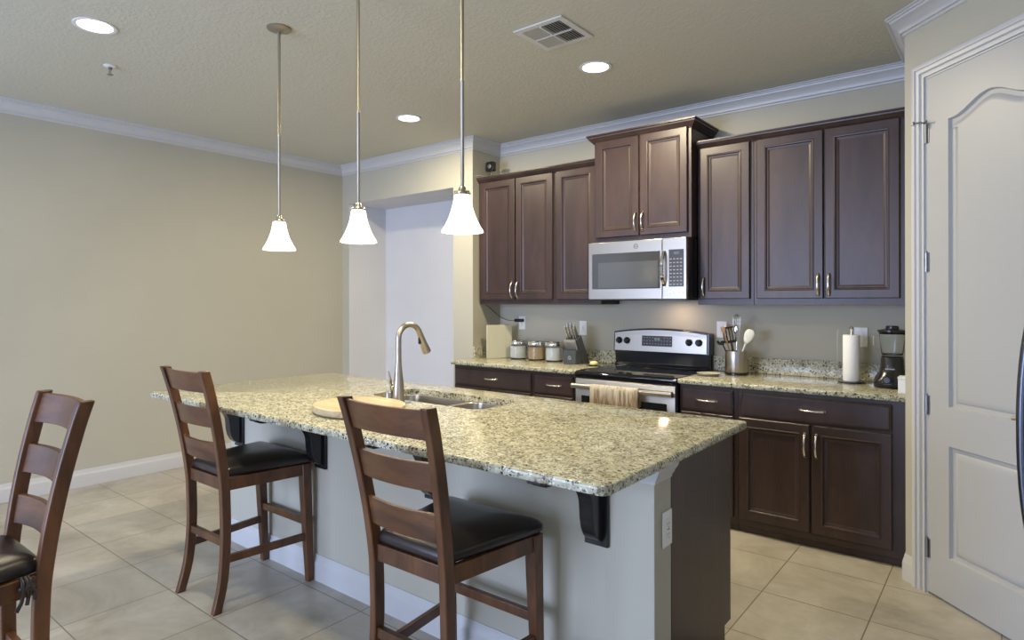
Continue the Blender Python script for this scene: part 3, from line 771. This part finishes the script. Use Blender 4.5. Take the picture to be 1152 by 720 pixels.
# ================================================================== stools
def make_stool(label, loc, rz):
    t = thing('bar_stool', label, 'bar stool', loc, rz, 'ladder-back counter stools')
    HT = 1.103
    for s in (-1, 1):
        key = [(.177, -.238, 0), (.171, -.203, .14), (.165, -.188, .32), (.164, -.190, .50), (.166, -.197, .60), (.172, -.216, .74), (.180, -.242, .88), (.188, -.275, 1.02), (.193, -.299, HT)]
        pts = spline([(s*a, b_, c) for a, b_, c in key], 4)
        bm = bm_new(); rect_sweep(bm, [(p.x, p.y, p.z, .030, .043 if p.z > .5 else .043-.004*(.5-p.z)/.5) for p in pts])
        obj('back_post', bm, 'stoolwood', t, bevel=.004)
    for s in (-1, 1):
        bm = bm_new(); rect_sweep(bm, [(s*.210, .224, 0, .032, .034), (s*.209, .214, .20, .038, .040), (s*.209, .202, .45, .046, .046), (s*.210, .196, .600, .048, .048)])
        obj('leg', bm, 'stoolwood', t, bevel=.004)
    def post_at(z):
        ks = [(.60, .166, -.197), (.74, .172, -.216), (.88, .180, -.242), (1.02, .188, -.275), (HT, .193, -.299)]
        for (z0, x0, y0), (z1, x1, y1) in zip(ks, ks[1:]):
            if z <= z1: u = (z-z0)/(z1-z0); return x0+(x1-x0)*u, y0+(y1-y0)*u
        return ks[-1][1:]
    for z0, z1 in ((1.000, 1.095), (.838, .930), (.676, .768)):
        bm = bm_new(); loops = []; n = 14
        for k in range(n+1):
            u = k/n*2-1; lp = []
            bow = .024*(1-u*u)
            for z, off in ((z0, -.0085), (z1, -.0085), (z1, .0085), (z0, .0085)):
                hx, py = post_at(z); x = u*(hx-.012)
                lp.append((x, py-bow+off, z+(.0 if z == z1 else .003*(1-u*u))))
            loops.append(lp)
        loft(bm, loops); obj('back_slat', bm, 'slatwood', t, bevel=.002)
    # seat rails
    bm = bm_new()
    box(bm, -.152, .152, -.200, -.176, .543, .600); box(bm, -.188, .188, .186, .208, .543, .600)
    for s in (-1, 1): loft(bm, [[(s*.154, -.185, z) for z in (.543, .600)] + [(s*.176, -.185, z) for z in (.600, .543)], [(s*.202, .185, z) for z in (.543, .600)] + [(s*.226, .185, z) for z in (.600, .543)]])
    obj('seat_frame', bm, 'stoolwood', t, bevel=.002)
    # cushion: rounded trapezoid, domed
    def trap(d):
        a = [(-.158, -.193), (.158, -.193), (.236, .226), (-.236, .226)]
        out = []
        for i in range(4):
            p0, p1, p2 = Vector(a[i-1]), Vector(a[i]), Vector(a[(i+1) % 4]); r = .035
            e1 = (p0-p1).normalized(); e2 = (p2-p1).normalized()
            for k in range(7):
                u = k/6; q_ = (1-u)**2*(p1+e1*r)+2*u*(1-u)*p1+u*u*(p1+e2*r); out.append(tuple(q_))
        return [(x*(1-d/.20), .017+(y-.017)*(1-d/.21)) for x, y in out]
    bm = bm_new()
    loft(bm, [[(x, y, z) for x, y in trap(d)] for d, z in ((.012, .598), (.002, .603), (-.005, .614), (-.004, .630), (.006, .643), (.022, .652), (.05, .662), (.09, .670), (.13, .673))])
    obj('seat_cushion', bm, 'leather', t, smooth='all')
    # stretchers
    obj('stretcher', B(-.158, .158, -.200, -.178, .285, .320), 'stoolwood', t, bevel=.002)
    obj('stretcher', B(-.195, .195, .198, .220, .285, .320), 'stoolwood', t, bevel=.002)
    for s in (-1, 1):
        bm = bm_new(); loft(bm, [[(s*.157, -.188, .212), (s*.179, -.188, .212), (s*.179, -.188, .247), (s*.157, -.188, .247)], [(s*.199, .205, .212), (s*.219, .205, .212), (s*.219, .205, .247), (s*.199, .205, .247)]])
        obj('stretcher', bm, 'stoolwood', t, bevel=.002)
    return t
make_stool('brown ladder-back counter stool at the far left of the island, whole stool in view', (-.541, -2.847, 0), .005)
def dup(root, label, loc, rz):
    r = root.copy(); C.objects.link(r); r.location = loc; r.rotation_euler = (0, 0, rz); r['label'] = label
    for ch in list(root.children):
        c = ch.copy(); C.objects.link(c); c.parent = r
    return r
st0 = [o for o in C.objects if o.name == 'bar_stool'][0]
bpy.context.view_layer.update()
dup(st0, 'brown ladder-back counter stool in the foreground, back turned, in front of the island sink', (.932, -2.903, 0), .011)
st3 = dup(st0, 'brown counter stool cut off by the left edge of the photo, its back leaning right', (.004, -4.063, 0), 3.154)

bm = bm_new()
for k, (a, b_) in enumerate(((0, 0), (.010, -.012), (-.008, .010))):
    tube(bm, spline([(-.185, -.145+a, .606), (-.200, -.145+a, .600), (-.208+b_*.2, -.145+a, .580), (-.200, -.150+a*1.6, .555+b_), (-.206, -.145+a*2.5, .530+b_)], 5), .0055, 8)
tube(bm, [(-.196, -.125, .578), (-.206, -.145, .580), (-.196, -.165, .583)], .010, 8)
obj('seat_tie', bm, 'leather', st3, smooth='all')
# ================================================================== lamps
for k, (px, lab) in enumerate(((-.546, 'leftmost and farthest white glass pendant lamp above the island'), (.1115, 'middle white glass pendant lamp above the island'), (.7596, 'rightmost and nearest white glass pendant lamp above the island'))):
    t = thing('pendant_lamp', lab, 'pendant lamp', (px, -2.658, H), group='pendant lamps over the island')
    zb = 1.681-H
    bm = bm_new(); lathe(bm, [(.062, -.0005), (.062, -.006), (.055, -.012), (.030, -.020), (.012, -.026)], 32); obj('ceiling_canopy', bm, 'rod', t, smooth=True)
    bm = bm_new(); lathe(bm, [(.0075, -.02), (.0075, -.56), (.009, -.562), (.009, -.568), (.0075, -.57), (.0075, zb+.175)], 12); obj('rod', bm, 'rod', t, smooth=True)
    bm = bm_new(); lathe(bm, [(.010, zb+.182), (.014, zb+.176), (.016, zb+.165), (.030, zb+.160), (.033, zb+.152), (.030, zb+.146), (.028, zb+.140)], 28)
    for a in (0, 2.1, 4.2): lathe(bm, [(.004, 0), (.0045, .006), (.003, .010)], 8, (.030*math.cos(a), .030*math.sin(a), zb+.152)) 
    obj('socket_cap', bm, 'nickel', t, smooth=True)
    bm = bm_new()
    po = [(.030, .1475), (.0335, .142), (.0355, .125), (.0405, .100), (.0490, .072), (.0600, .045), (.0720, .022), (.0810, .008), (.0835, .0)]
    inn = [(r-.003, z) for r, z in reversed(po)]
    lathe(bm, [(r, zb+z) for r, z in po+inn], 40, cap0=False, cap1=False); sh = obj('glass_shade', bm, 'shade', t, smooth='all')
    ld = bpy.data.lights.new('bulb', 'POINT'); ld.energy = 9; ld.color = (1, .87, .62); ld.shadow_soft_size = .03
    lo_ = bpy.data.objects.new('bulb', ld); C.objects.link(lo_); lo_.parent = t; lo_.location = (0, 0, zb+.03)
for k, (px, py, lab) in enumerate(((-1.264, -3.268, 'recessed ceiling light at the left, near the sprinkler head'), (.466, -1.15, 'recessed ceiling light beside the air vent, in front of the stove'),
                                   (-1.221, -1.142, 'recessed ceiling light in the middle, between the pendant rods'), (.466, -3.268, None))):
    if lab is None: lab = 'recessed ceiling light outside the photo, above the near stool'
    t = thing('recessed_light', lab, 'ceiling light', (px, py, H), group='recessed ceiling lights')
    bm = bm_new(); lathe(bm, [(.080, -.0005), (.080, -.003), (.095, -.006), (.100, -.004), (.100, -.0005)], 40, cap0=False, cap1=False); obj('trim_ring', bm, 'ring', t, smooth=True)
    bm = bm_new(); lathe(bm, [(.0795, -.0005), (.0795, -.0035), (.05, -.0055), (.01, -.006)], 40); obj('light_lens', bm, 'lens', t, smooth='all')
    ld = bpy.data.lights.new('downlight', 'AREA'); ld.shape = 'DISK'; ld.size = .15; ld.energy = (13, 54, 36, 18)[k]; ld.color = (1, .86, .59)
    lo_ = bpy.data.objects.new('downlight', ld); C.objects.link(lo_); lo_.parent = t; lo_.location = (0, 0, -.012)

# ceiling vent
vx0, vx1, vy0, vy1 = .388, .695, -1.866, -1.552; cx, cy = (vx0+vx1)/2, (vy0+vy1)/2
t = thing('ceiling_vent', 'square white air vent grille in the ceiling with slanted louvers', 'vent', (cx, cy, H))
hw = (vx1-vx0)/2; hd = (vy1-vy0)/2; fr = .035
bm = bm_new()
for a in ((-hw, hw, -hd, -hd+fr), (-hw, hw, hd-fr, hd), (-hw, -hw+fr, -hd+fr, hd-fr), (hw-fr, hw, -hd+fr, hd-fr)): box(bm, *a, -.010, -.0005)
obj('vent_frame', bm, 'vent', t, bevel=.003)
obj('vent_backing', B(-hw+fr, hw-fr, -hd+fr, hd-fr, -.002, -.0005), 'ventdark', t)
bm = bm_new(); box(bm, -.004, .004, -hd+fr, hd-fr, -.014, -.003); box(bm, -hw+fr, -.004, -.004, .004, -.014, -.003); box(bm, .004, hw-fr, -.004, .004, -.014, -.003)
obj('vent_cross', bm, 'vent', t)
for sx in (-1, 1):
    for k in range(7):
        x = sx*(.016+k*.0155); bm = bm_new()
        for y0_, y1_ in ((-hd+fr+.001, -.005), (.005, hd-fr-.001)):
            loft(bm, [[(x-sx*.005, y, -.003), (x+sx*.0055, y, -.014), (x+sx*.0068, y, -.013), (x-sx*.0037, y, -.002)] for y in (y0_, y1_)])
        obj('louver', bm, 'vent', t)
# sprinkler
t = thing('sprinkler_head', 'small chrome sprinkler head in the ceiling at the upper left', 'sprinkler', (-1.819, -3.01, H))
bm = bm_new(); lathe(bm, [(.036, -.0005), (.036, -.004), (.028, -.008), (.014, -.010)], 24); obj('escutcheon', bm, 'ring', t, smooth=True)
bm = bm_new(); lathe(bm, [(.011, -.009), (.011, -.022), (.008, -.024)], 16); tube(bm, [(.010, 0, -.022), (.015, 0, -.036), (.004, 0, -.050)], .0025, 6); tube(bm, [(-.010, 0, -.022), (-.015, 0, -.036), (-.004, 0, -.050)], .0025, 6)
lathe(bm, [(.004, -.048), (.017, -.053), (.017, -.055), (.004, -.056)], 16); obj('sprinkler_body', bm, 'hinge', t, smooth=True)

# ================================================================== things on the back counter
# cream board leaning in the corner
t = thing('cutting_board', 'cream rectangular board standing against the corner wall, left of the canisters', 'cutting board', (-1.125, -.33, T), math.atan2(.22, .098))
bm = bm_new(); prism_y(bm, rrect(0, .245, 0, .292, .010, 4), -.009, .009); obj('board', bm, 'cream', t, bevel=.003)
def canister(x, y, fill, label):
    t = thing('canister', label, 'jar', (x, y, T))
    bm = bm_new(); lathe(bm, [(.066, 0), (.071, .004), (.073, .012), (.073, .118), (.070, .128), (.066, .134), (.0635, .134), (.0675, .126), (.0705, .117), (.0705, .012), (.064, .006)], 40); obj('jar', bm, 'glass', t, smooth=True)
    bm = bm_new(); lathe(bm, [(.062, .0065), (.0698, .013), (.0698, .110), (.064, .114), (.03, .117), (.005, .112)], 40); obj('contents', bm, fill, t, smooth=True)
    bm = bm_new(); lathe(bm, [(.0690, .128), (.0745, .129), (.0752, .133), (.0745, .148), (.0735, .151), (.0755, .154), (.0755, .160), (.070, .166), (.02, .168)], 40); obj('lid', bm, 'chrome', t, smooth=True)
canister(-.905, -.165, 'flour', 'glass canister of white flour with a steel lid, leftmost, beside the cream board')
canister(-.706, -.165, 'oats', 'glass canister of tan grains with a steel lid, middle of the three')
canister(-.524, -.165, 'flour', 'glass canister of white sugar with a steel lid, next to the knife block')
# knife block
t = thing('knife_block', 'dark grey slanted wooden knife block full of steel-handled knives', 'knife block', (-.285, -.30, T))
bm = bm_new(); prism_x(bm, [(0, 0), (.0, .108), (.085, .108), (.085, 0)], -.058, .058); fb = obj('front_box', bm, 'darkgrey', t, bevel=.003)
bm = bm_new(); prism_x(bm, [(.105, 0), (.030, .195), (.085, .228), (.205, .015), (.205, 0)], -.058, .058); obj('slanted_block', bm, 'darkgrey', t, bevel=.003)
bm = bm_new(); loops = []
for k in range(13):
    a = PI*k/12; loops.append([(r*math.cos(a)*.9, yy, .050+r*math.sin(a)) for r, yy in ((.010, 0), (.010, -.0012), (.016, -.0012), (.016, 0))])
loft(bm, loops); box(bm, -.0145, -.009, -.0012, 0, .036, .050); box(bm, .009, .0145, -.0012, 0, .036, .050); box(bm, -.004, .004, -.0012, 0, .036, .050)
obj('emblem', bm, 'handle', fb)
def knife(x, y, z, ln, lean=(0, -.52, 1), r=.0085, name='kitchen_knife', lab='', grp='knives in the knife block'):
    t = thing(name, lab, 'knife', (-.285+x, -.30+y, T+z), group=grp); d = Vector(lean).normalized()
    sx = Vector((1, 0, 0)); sn = d.cross(sx).normalized(); bm = bm_new(); loops = []
    for u, w, th in ((0, .8, .8), (.12, 1, 1), (.5, .85, 1.05), (.8, 1, 1.1), (.95, 1.15, 1.1), (1, .8, .7)):
        c = d*(ln*u); loops.append([c+sx*((.0044 if r < .01 else .008)*w*math.cos(a))+sn*(r*th*math.sin(a)) for a in [2*PI*k/10 for k in range(10)]])
    loft(bm, loops); obj('knife_handle', bm, 'steak_handle' if r < .01 else 'knife_metal', t, smooth=True)
    bm = bm_new(); lathe(bm, [(r*.95, 0), (r*.95, .004)], 10); 
    obj('bolster', bm, 'black', t)
    bm = bm_new(); c = d*-.05; s = sn*.007; h_ = sx*.0008
    loft(bm, [[c-s-h_, c-s+h_, c+s+h_, c+s-h_], [-s*1-h_, -s+h_, s+h_, s-h_]]); obj('blade', bm, 'chrome', t)
for k in range(7):
    knife(-.047+k*.0157, .040, .110, .092, lab='slim steel-handled steak knife in the front row of the knife block')
for k, (x, yy, zz, ln) in enumerate(((-.040, .046, .205, .11), (-.014, .046, .205, .12), (.014, .046, .205, .115), (.040, .046, .205, .10), (-.030, .068, .219, .12), (.002, .068, .219, .125), (.033, .068, .219, .11))):
    knife(x, yy, zz, ln, r=.0105, lab='large steel-handled knife standing in the top of the knife block', grp='large knives in the knife block')
# small yellow thing beside the stove
t = thing('butter_dish', 'small pale yellow lump in a glass dish on the counter left of the stove', 'dish', (-.060, -.300, T))
bm = bm_new(); lathe(bm, [(.030, 0), (.042, .003), (.050, .012), (.048, .013), (.040, .006), (.02, .004)], 28); obj('glass_dish', bm, 'glass', t, smooth=True)
bm = bm_new(); lathe(bm, [(.020, .0065), (.030, .010), (.031, .026), (.026, .034), (.012, .037)], 24); obj('yellow_block', bm, 'yellow', t, smooth='all')
# spoon rest
t = thing('spoon_rest', 'small round grey glass dish lying on the counter right of the stove', 'dish', (.868, -.360, T))
bm = bm_new(); lathe(bm, [(.045, 0), (.062, .004), (.078, .016), (.080, .018), (.076, .018), (.060, .008), (.04, .005)], 36); obj('dish', bm, 'dish', t, smooth=True)

# utensil crock
CX, CY = .996, -.20
t = thing('utensil_crock', 'brushed steel cylinder holding cooking utensils right of the stove', 'utensil holder', (CX, CY, T))
bm = bm_new(); lathe(bm, [(.070, 0), (.0745, .002), (.0745, .018), (.0735, .019)], 40); obj('base_ring', bm, 'black', t, smooth=True)
bm = bm_new(); lathe(bm, [(.0715, .019), (.0722, .021), (.0722, .160), (.0715, .162), (.0700, .162), (.0695, .158), (.0695, .022)], 40, cap0=True, cap1=True); obj('cylinder', bm, M['steel'], t, smooth=True)
def uten(name, label, cat='utensil'): return thing(name, label, cat, (CX, CY, T+.024))
def stick(p0, p1, r): 
    bm = bm_new(); tube(bm, [p0, p1], r, 10); return bm
# whisk
t = uten('whisk', 'tall steel balloon whisk or tongs standing upright in the utensil crock')
bm = stick((.0, .0, .0), (.004, 0, .20), .0065); obj('whisk_handle', bm, 'chrome', t, smooth=True)
bm = bm_new()
for k in range(6):
    a = PI*k/6; pts = []
    for i in range(17):
        u = i/16*PI; rr = .026*math.sin(u)**.8; s_ = 1 if i <= 8 else 1
        z = .20+.185*(i/8 if i <= 8 else (16-i)/8)
        w = .026*math.sin(min(1, (z-.20)/.185)*PI*.62)**1.0 if i not in (8,) else 0
        sg = -1 if i < 8 else 1
        pts.append((.004+sg*w*math.cos(a), sg*w*math.sin(a), z))
    tube(bm, spline(pts, 2), .0013, 5)
obj('whisk_wires', bm, 'chrome', t, smooth='all')
# slotted turner, black edge
t = uten('slotted_turner', 'black slotted turner with a broad head in the utensil crock')
bm = bm_new(); d0 = Vector((.01, -.02, .0)); d1 = Vector((-.030, -.015, .190)); tube(bm, [d0, d1], .005, 8); obj('turner_handle', bm, 'black', t, smooth=True)
bm = bm_new(); up = Vector((-.20, .05, 1)).normalized(); rt = Vector((1, .3, .2)).normalized(); fn = up.cross(rt).normalized()
def plank(a0, a1, b0, b1):
    loft(bm, [[d1+rt*a+up*b_+fn*o for a, b_ in ((a0, b0), (a1, b0), (a1, b1), (a0, b1))] for o in (-.0015, .0015)])
plank(-.035, .035, .0, .018); plank(-.040, .040, .100, .112); 
for a in (-.038, -.019, 0, .019, .036): plank(a-.004, a+.004, .015, .102)
obj('slotted_head', bm, 'black', t)
# white spoon spatula
t = uten('silicone_spatula', 'white silicone spoon spatula leaning right in the utensil crock')
obj('spatula_handle', stick((-.01, .01, 0), (.072, -.01, .205), .006), 'spoon', t, smooth=True)
bm = bm_new(); up = Vector((.42, -.05, 1)).normalized(); rt = Vector((1, .2, -.42)).normalized(); fn = up.cross(rt).normalized(); c = Vector((.066, -.01, .19)); loops = []
for b_, w, th in ((0, .008, .006), (.018, .020, .006), (.045, .030, .0065), (.072, .032, .006), (.092, .026, .005), (.102, .012, .003)):
    loops.append([c+up*b_+rt*(w*math.cos(2*PI*k/16))+fn*(th*math.sin(2*PI*k/16)) for k in range(16)])
loft(bm, loops); obj('spatula_head', bm, 'spoon', t, smooth='all')
# wooden spoons
for k, (p1, lab) in enumerate((((-.072, -.03, .26), 'tan wooden spoon leaning left in the utensil crock'), ((-.052, .02, .275), 'brown wooden spoon behind the turner in the utensil crock'))):
    t = uten('wooden_spoon', lab); p1 = Vector(p1); p0 = Vector((.012*k, -.01, 0)); dd = (p1-p0).normalized()
    obj('spoon_handle', stick(p0, p1, .0055), 'utensil_wood', t, smooth=True)
    rt = dd.cross(Vector((0, 1, 0))).normalized(); fn = dd.cross(rt); bm = bm_new(); loops = []
    for b_, w in ((-.01, .006), (.005, .013), (.022, .017), (.036, .014), (.044, .005)):
        loops.append([p1+dd*b_+rt*(w*math.cos(2*PI*i/14))+fn*(.004*math.sin(2*PI*i/14)) for i in range(14)])
    loft(bm, loops); obj('spoon_bowl', bm, 'utensil_wood', t, smooth='all')
t = uten('ladle', 'dark ladle with its bowl hanging low at the left of the utensil crock')
obj('ladle_handle', stick((.0, -.02, 0), (-.078, -.045, .185), .0045), 'black', t, smooth=True)
bm = bm_new(); lathe(bm, [(.004, -.026), (.020, -.020), (.028, -.006), (.030, .004), (.028, .004), (.018, -.014), (.004, -.020)], 20, (-.086, -.048, .20)); obj('ladle_bowl', bm, 'black', t, smooth='all')
t = uten('metal_spoon', 'slim steel spoon standing beside the whisk in the utensil crock')
obj('spoon_handle', stick((.02, .01, 0), (-.01, .02, .25), .0045), 'chrome', t, smooth=True)
bm = bm_new(); c = Vector((-.012, .02, .262)); loops = []
for b_, w in ((-.012, .005), (.0, .014), (.02, .018), (.04, .014), (.05, .004)): loops.append([(c.x+w*math.cos(2*PI*i/14), c.y+.003*math.sin(2*PI*i/14), c.z+b_) for i in range(14)])
loft(bm, loops); obj('spoon_bowl', bm, 'chrome', t, smooth='all')

# paper towels
t = thing('paper_towel_holder', 'black wire stand holding the paper towel roll by the backsplash', 'paper towel holder', (1.690, -.19, T))
bm = bm_new(); lathe(bm, [(.074, .0), (.076, .003), (.074, .008), (.012, .010)], 32); obj('base', bm, 'black', t, smooth=True)
bm = bm_new(); lathe(bm, [(.006, .010), (.006, .315), (.010, .318), (.014, .328), (.010, .339), (.003, .342)], 16); obj('post', bm, 'chrome', t, smooth=True)
bm = bm_new(); tube(bm, spline([(-.070, -.02, .006), (-.074, -.02, .10), (-.072, -.02, .30), (-.062, -.018, .315)], 5), .0022, 6); obj('tension_arm', bm, 'nickel', t, smooth='all')
bm = bm_new(); lathe(bm, [(.020, .0), (.045, 0), (.0465, .003), (.0465, .277), (.045, .280), (.020, .280)], 40)
bm2 = bm
o = obj('paper_towel_roll', bm2, 'paper', smooth=True, loc=(1.690, -.19, T+.0105)); tag(o, 'upright white paper towel roll on its stand left of the blender', 'paper towels')

# blender
t = thing('blender', 'black countertop blender with a clear jar in the right corner of the counter', 'blender', (1.915, -.27, T))
bm = bm_new()
def ell(w, d, y=0, n=32, sq=1.0): return [(w*math.copysign(abs(math.cos(2*PI*k/n))**sq, math.cos(2*PI*k/n)), y+d*math.copysign(abs(math.sin(2*PI*k/n))**sq, math.sin(2*PI*k/n))) for k in range(n)]
loft(bm, [[(x, y, z) for x, y in ell(w, d, yc, 32, .8)] for z, w, d, yc in ((0, .084, .084, -.01), (.004, .090, .092, -.012), (.035, .092, .094, -.012), (.060, .084, .086, -.006), (.085, .066, .068, 0), (.110, .060, .062, 0), (.165, .057, .058, 0), (.178, .052, .052, 0))])
mb = obj('motor_base', bm, 'black', t, smooth='all')
bm = bm_new(); lathe(bm, [(.024, 0), (.024, .008), (.018, .014), (.016, .020)], 20, (-.012, -.104, .050), 'Y'); obj('dial', bm, 'enamel', mb, smooth=True)
bm = bm_new(); box(bm, -.028, .020, -.0685, -.064, .105, .112); obj('nameplate', bm, 'glyph', mb)
bm = bm_new(); lathe(bm, [(.050, .179), (.052, .182), (.056, .20), (.066, .30), (.068, .315), (.0655, .315), (.0635, .30), (.0535, .20), (.046, .188)], 36)
tube(bm, spline([(-.064, -.01, .30), (-.090, -.02, .298), (-.096, -.02, .265), (-.088, -.02, .225), (-.060, -.01, .205)], 5), .0065, 10)
jar = obj('jar', bm, 'glass', t, smooth='all')
bm = bm_new(); lathe(bm, [(.060, .305), (.064, .306), (.067, .3155), (.074, .317), (.076, .322), (.074, .330), (.040, .336), (.034, .338), (.033, .350), (.028, .354), (.006, .355)], 36); obj('jar_lid', bm, 'black', t, smooth=True)
bm = bm_new(); lathe(bm, [(.050, .170), (.054, .176), (.056, .1795), (.040, .184)], 28); obj('jar_collar', bm, 'black', t, smooth=True)
t = thing('recipe_box', 'small white box at the right end of the counter in front of the blender', 'box', (1.998, -.50, T))
obj('box_body', B(-.024, .024, -.04, .04, 0, .075), 'white', t, bevel=.004); obj('box_lid', B(-.0255, .0255, -.0415, .0415, .075, .090), 'white', t, bevel=.003)

# wall outlets
o1 = outlet('white wall outlet above the canisters with a black plug in it', (-.985, 0, 1.218), 0)
adapter = t = thing('power_adapter', 'black plug-in power adapter in the outlet above the canisters', 'adapter', (-.985, -.0095, 1.240))
obj('adapter_body', B(-.066, .028, -.030, 0, -.014, .014), 'black', t, bevel=.006)
outlet('white wall outlet between the knife block and the stove', (-.341, 0, 1.188), 0)
outlet('white wall outlet behind the utensil crock', (.826, 0, 1.205), 0)
outlet('wide white switch plate on the wall between the paper towels and blender', (1.712, 0, 1.180), 0, 'switch', .076, .125)
# cord: from the camera on the cabinets, down the return wall to the adapter
bm = bm_new(); tube(bm, spline([(-1.052, -.024, 1.240), (-1.10, -.018, 1.236), (-1.16, -.012, 1.243), (-1.222, -.008, 1.262), (-1.238, -.04, 1.285), (-1.240, -.14, 1.345), (-1.240, -.215, 1.383)], 6), .0022, 6)
bmesh.ops.translate(bm, verts=bm.verts[:], vec=(.985, .0095, -1.240)); obj('cord', bm, 'black', adapter, smooth='all')
bm = bm_new(); tube(bm, spline([(-1.236, -.34, 2.52), (-1.225, -.28, 2.530), (-1.215, -.20, 2.505), (-1.196, -.16, 2.520)], 6), .002, 6)
tag(obj('camera_cable', bm, 'white', smooth='all'), 'thin pale cable behind the little camera on the cabinet top', 'cable')
t = thing('security_camera', 'small square black camera on top of the far left wall cabinet', 'camera', (-1.182, -.20, UT+.001))
bm = bm_new(); lathe(bm, [(.026, 0), (.027, .004), (.010, .010), (.006, .030), (.006, .106)], 20); obj('camera_stand', bm, 'black', t, smooth=True)
bm = bm_new(); prism_y(bm, rrect(-.043, .043, .102, .188, .012, 4), -.022, .020); hd_ = obj('camera_head', bm, 'black', t, bevel=.004)
bm = bm_new(); lathe(bm, [(.020, 0), (.020, .003), (.012, .004), (.010, .002)], 20, (0, -.0222, .145), 'Y'); obj('camera_lens', bm, 'hinge', hd_, smooth=True)

# ================================================================== refrigerator, only its bowed handle reaches the photo
t = thing('refrigerator', 'stainless refrigerator at the right edge, only its dark bowed handle showing', 'refrigerator', (2.93, -2.11, 0))
obj('cabinet_shell', B(-.33, .40, -.455, .455, .02, 1.78), 'fridge', t, bevel=.006)
obj('feet', B(-.30, .38, -.43, .43, 0, .02), 'black', t)
for s in (-1, 1):
    d = obj('fridge_door', B(-.395, -.335, min(s*.003, s*.453), max(s*.003, s*.453), .64, 1.78), 'fridge', t, bevel=.008)
    if s == -1:
        pass
    pts = [(-.400-.056*(1-abs(u)**2.4)-.008, s*.045, 1.035+u*.46) for u in [i/12-1 for i in range(25)]]
    bm = bm_new(); tube(bm, pts, .011, 12)
    for u in (-1, 1): box(bm, -.412, -.394, s*.045-.010, s*.045+.010, 1.035+u*.455-.015, 1.035+u*.455+.015)
    obj('fridge_handle', bm, 'fridge_handle', d, smooth='all')
d = obj('freezer_drawer', B(-.395, -.335, -.453, .453, .05, .63), 'fridge', t, bevel=.008)
bm = bm_new(); tube(bm, [(-.440, -.38, .56), (-.440, .38, .56)], .010, 10)
for s in (-1, 1): box(bm, -.440, -.394, s*.36-.008, s*.36+.008, .552, .568)
obj('fridge_handle', bm, 'fridge_handle', d, smooth=True)
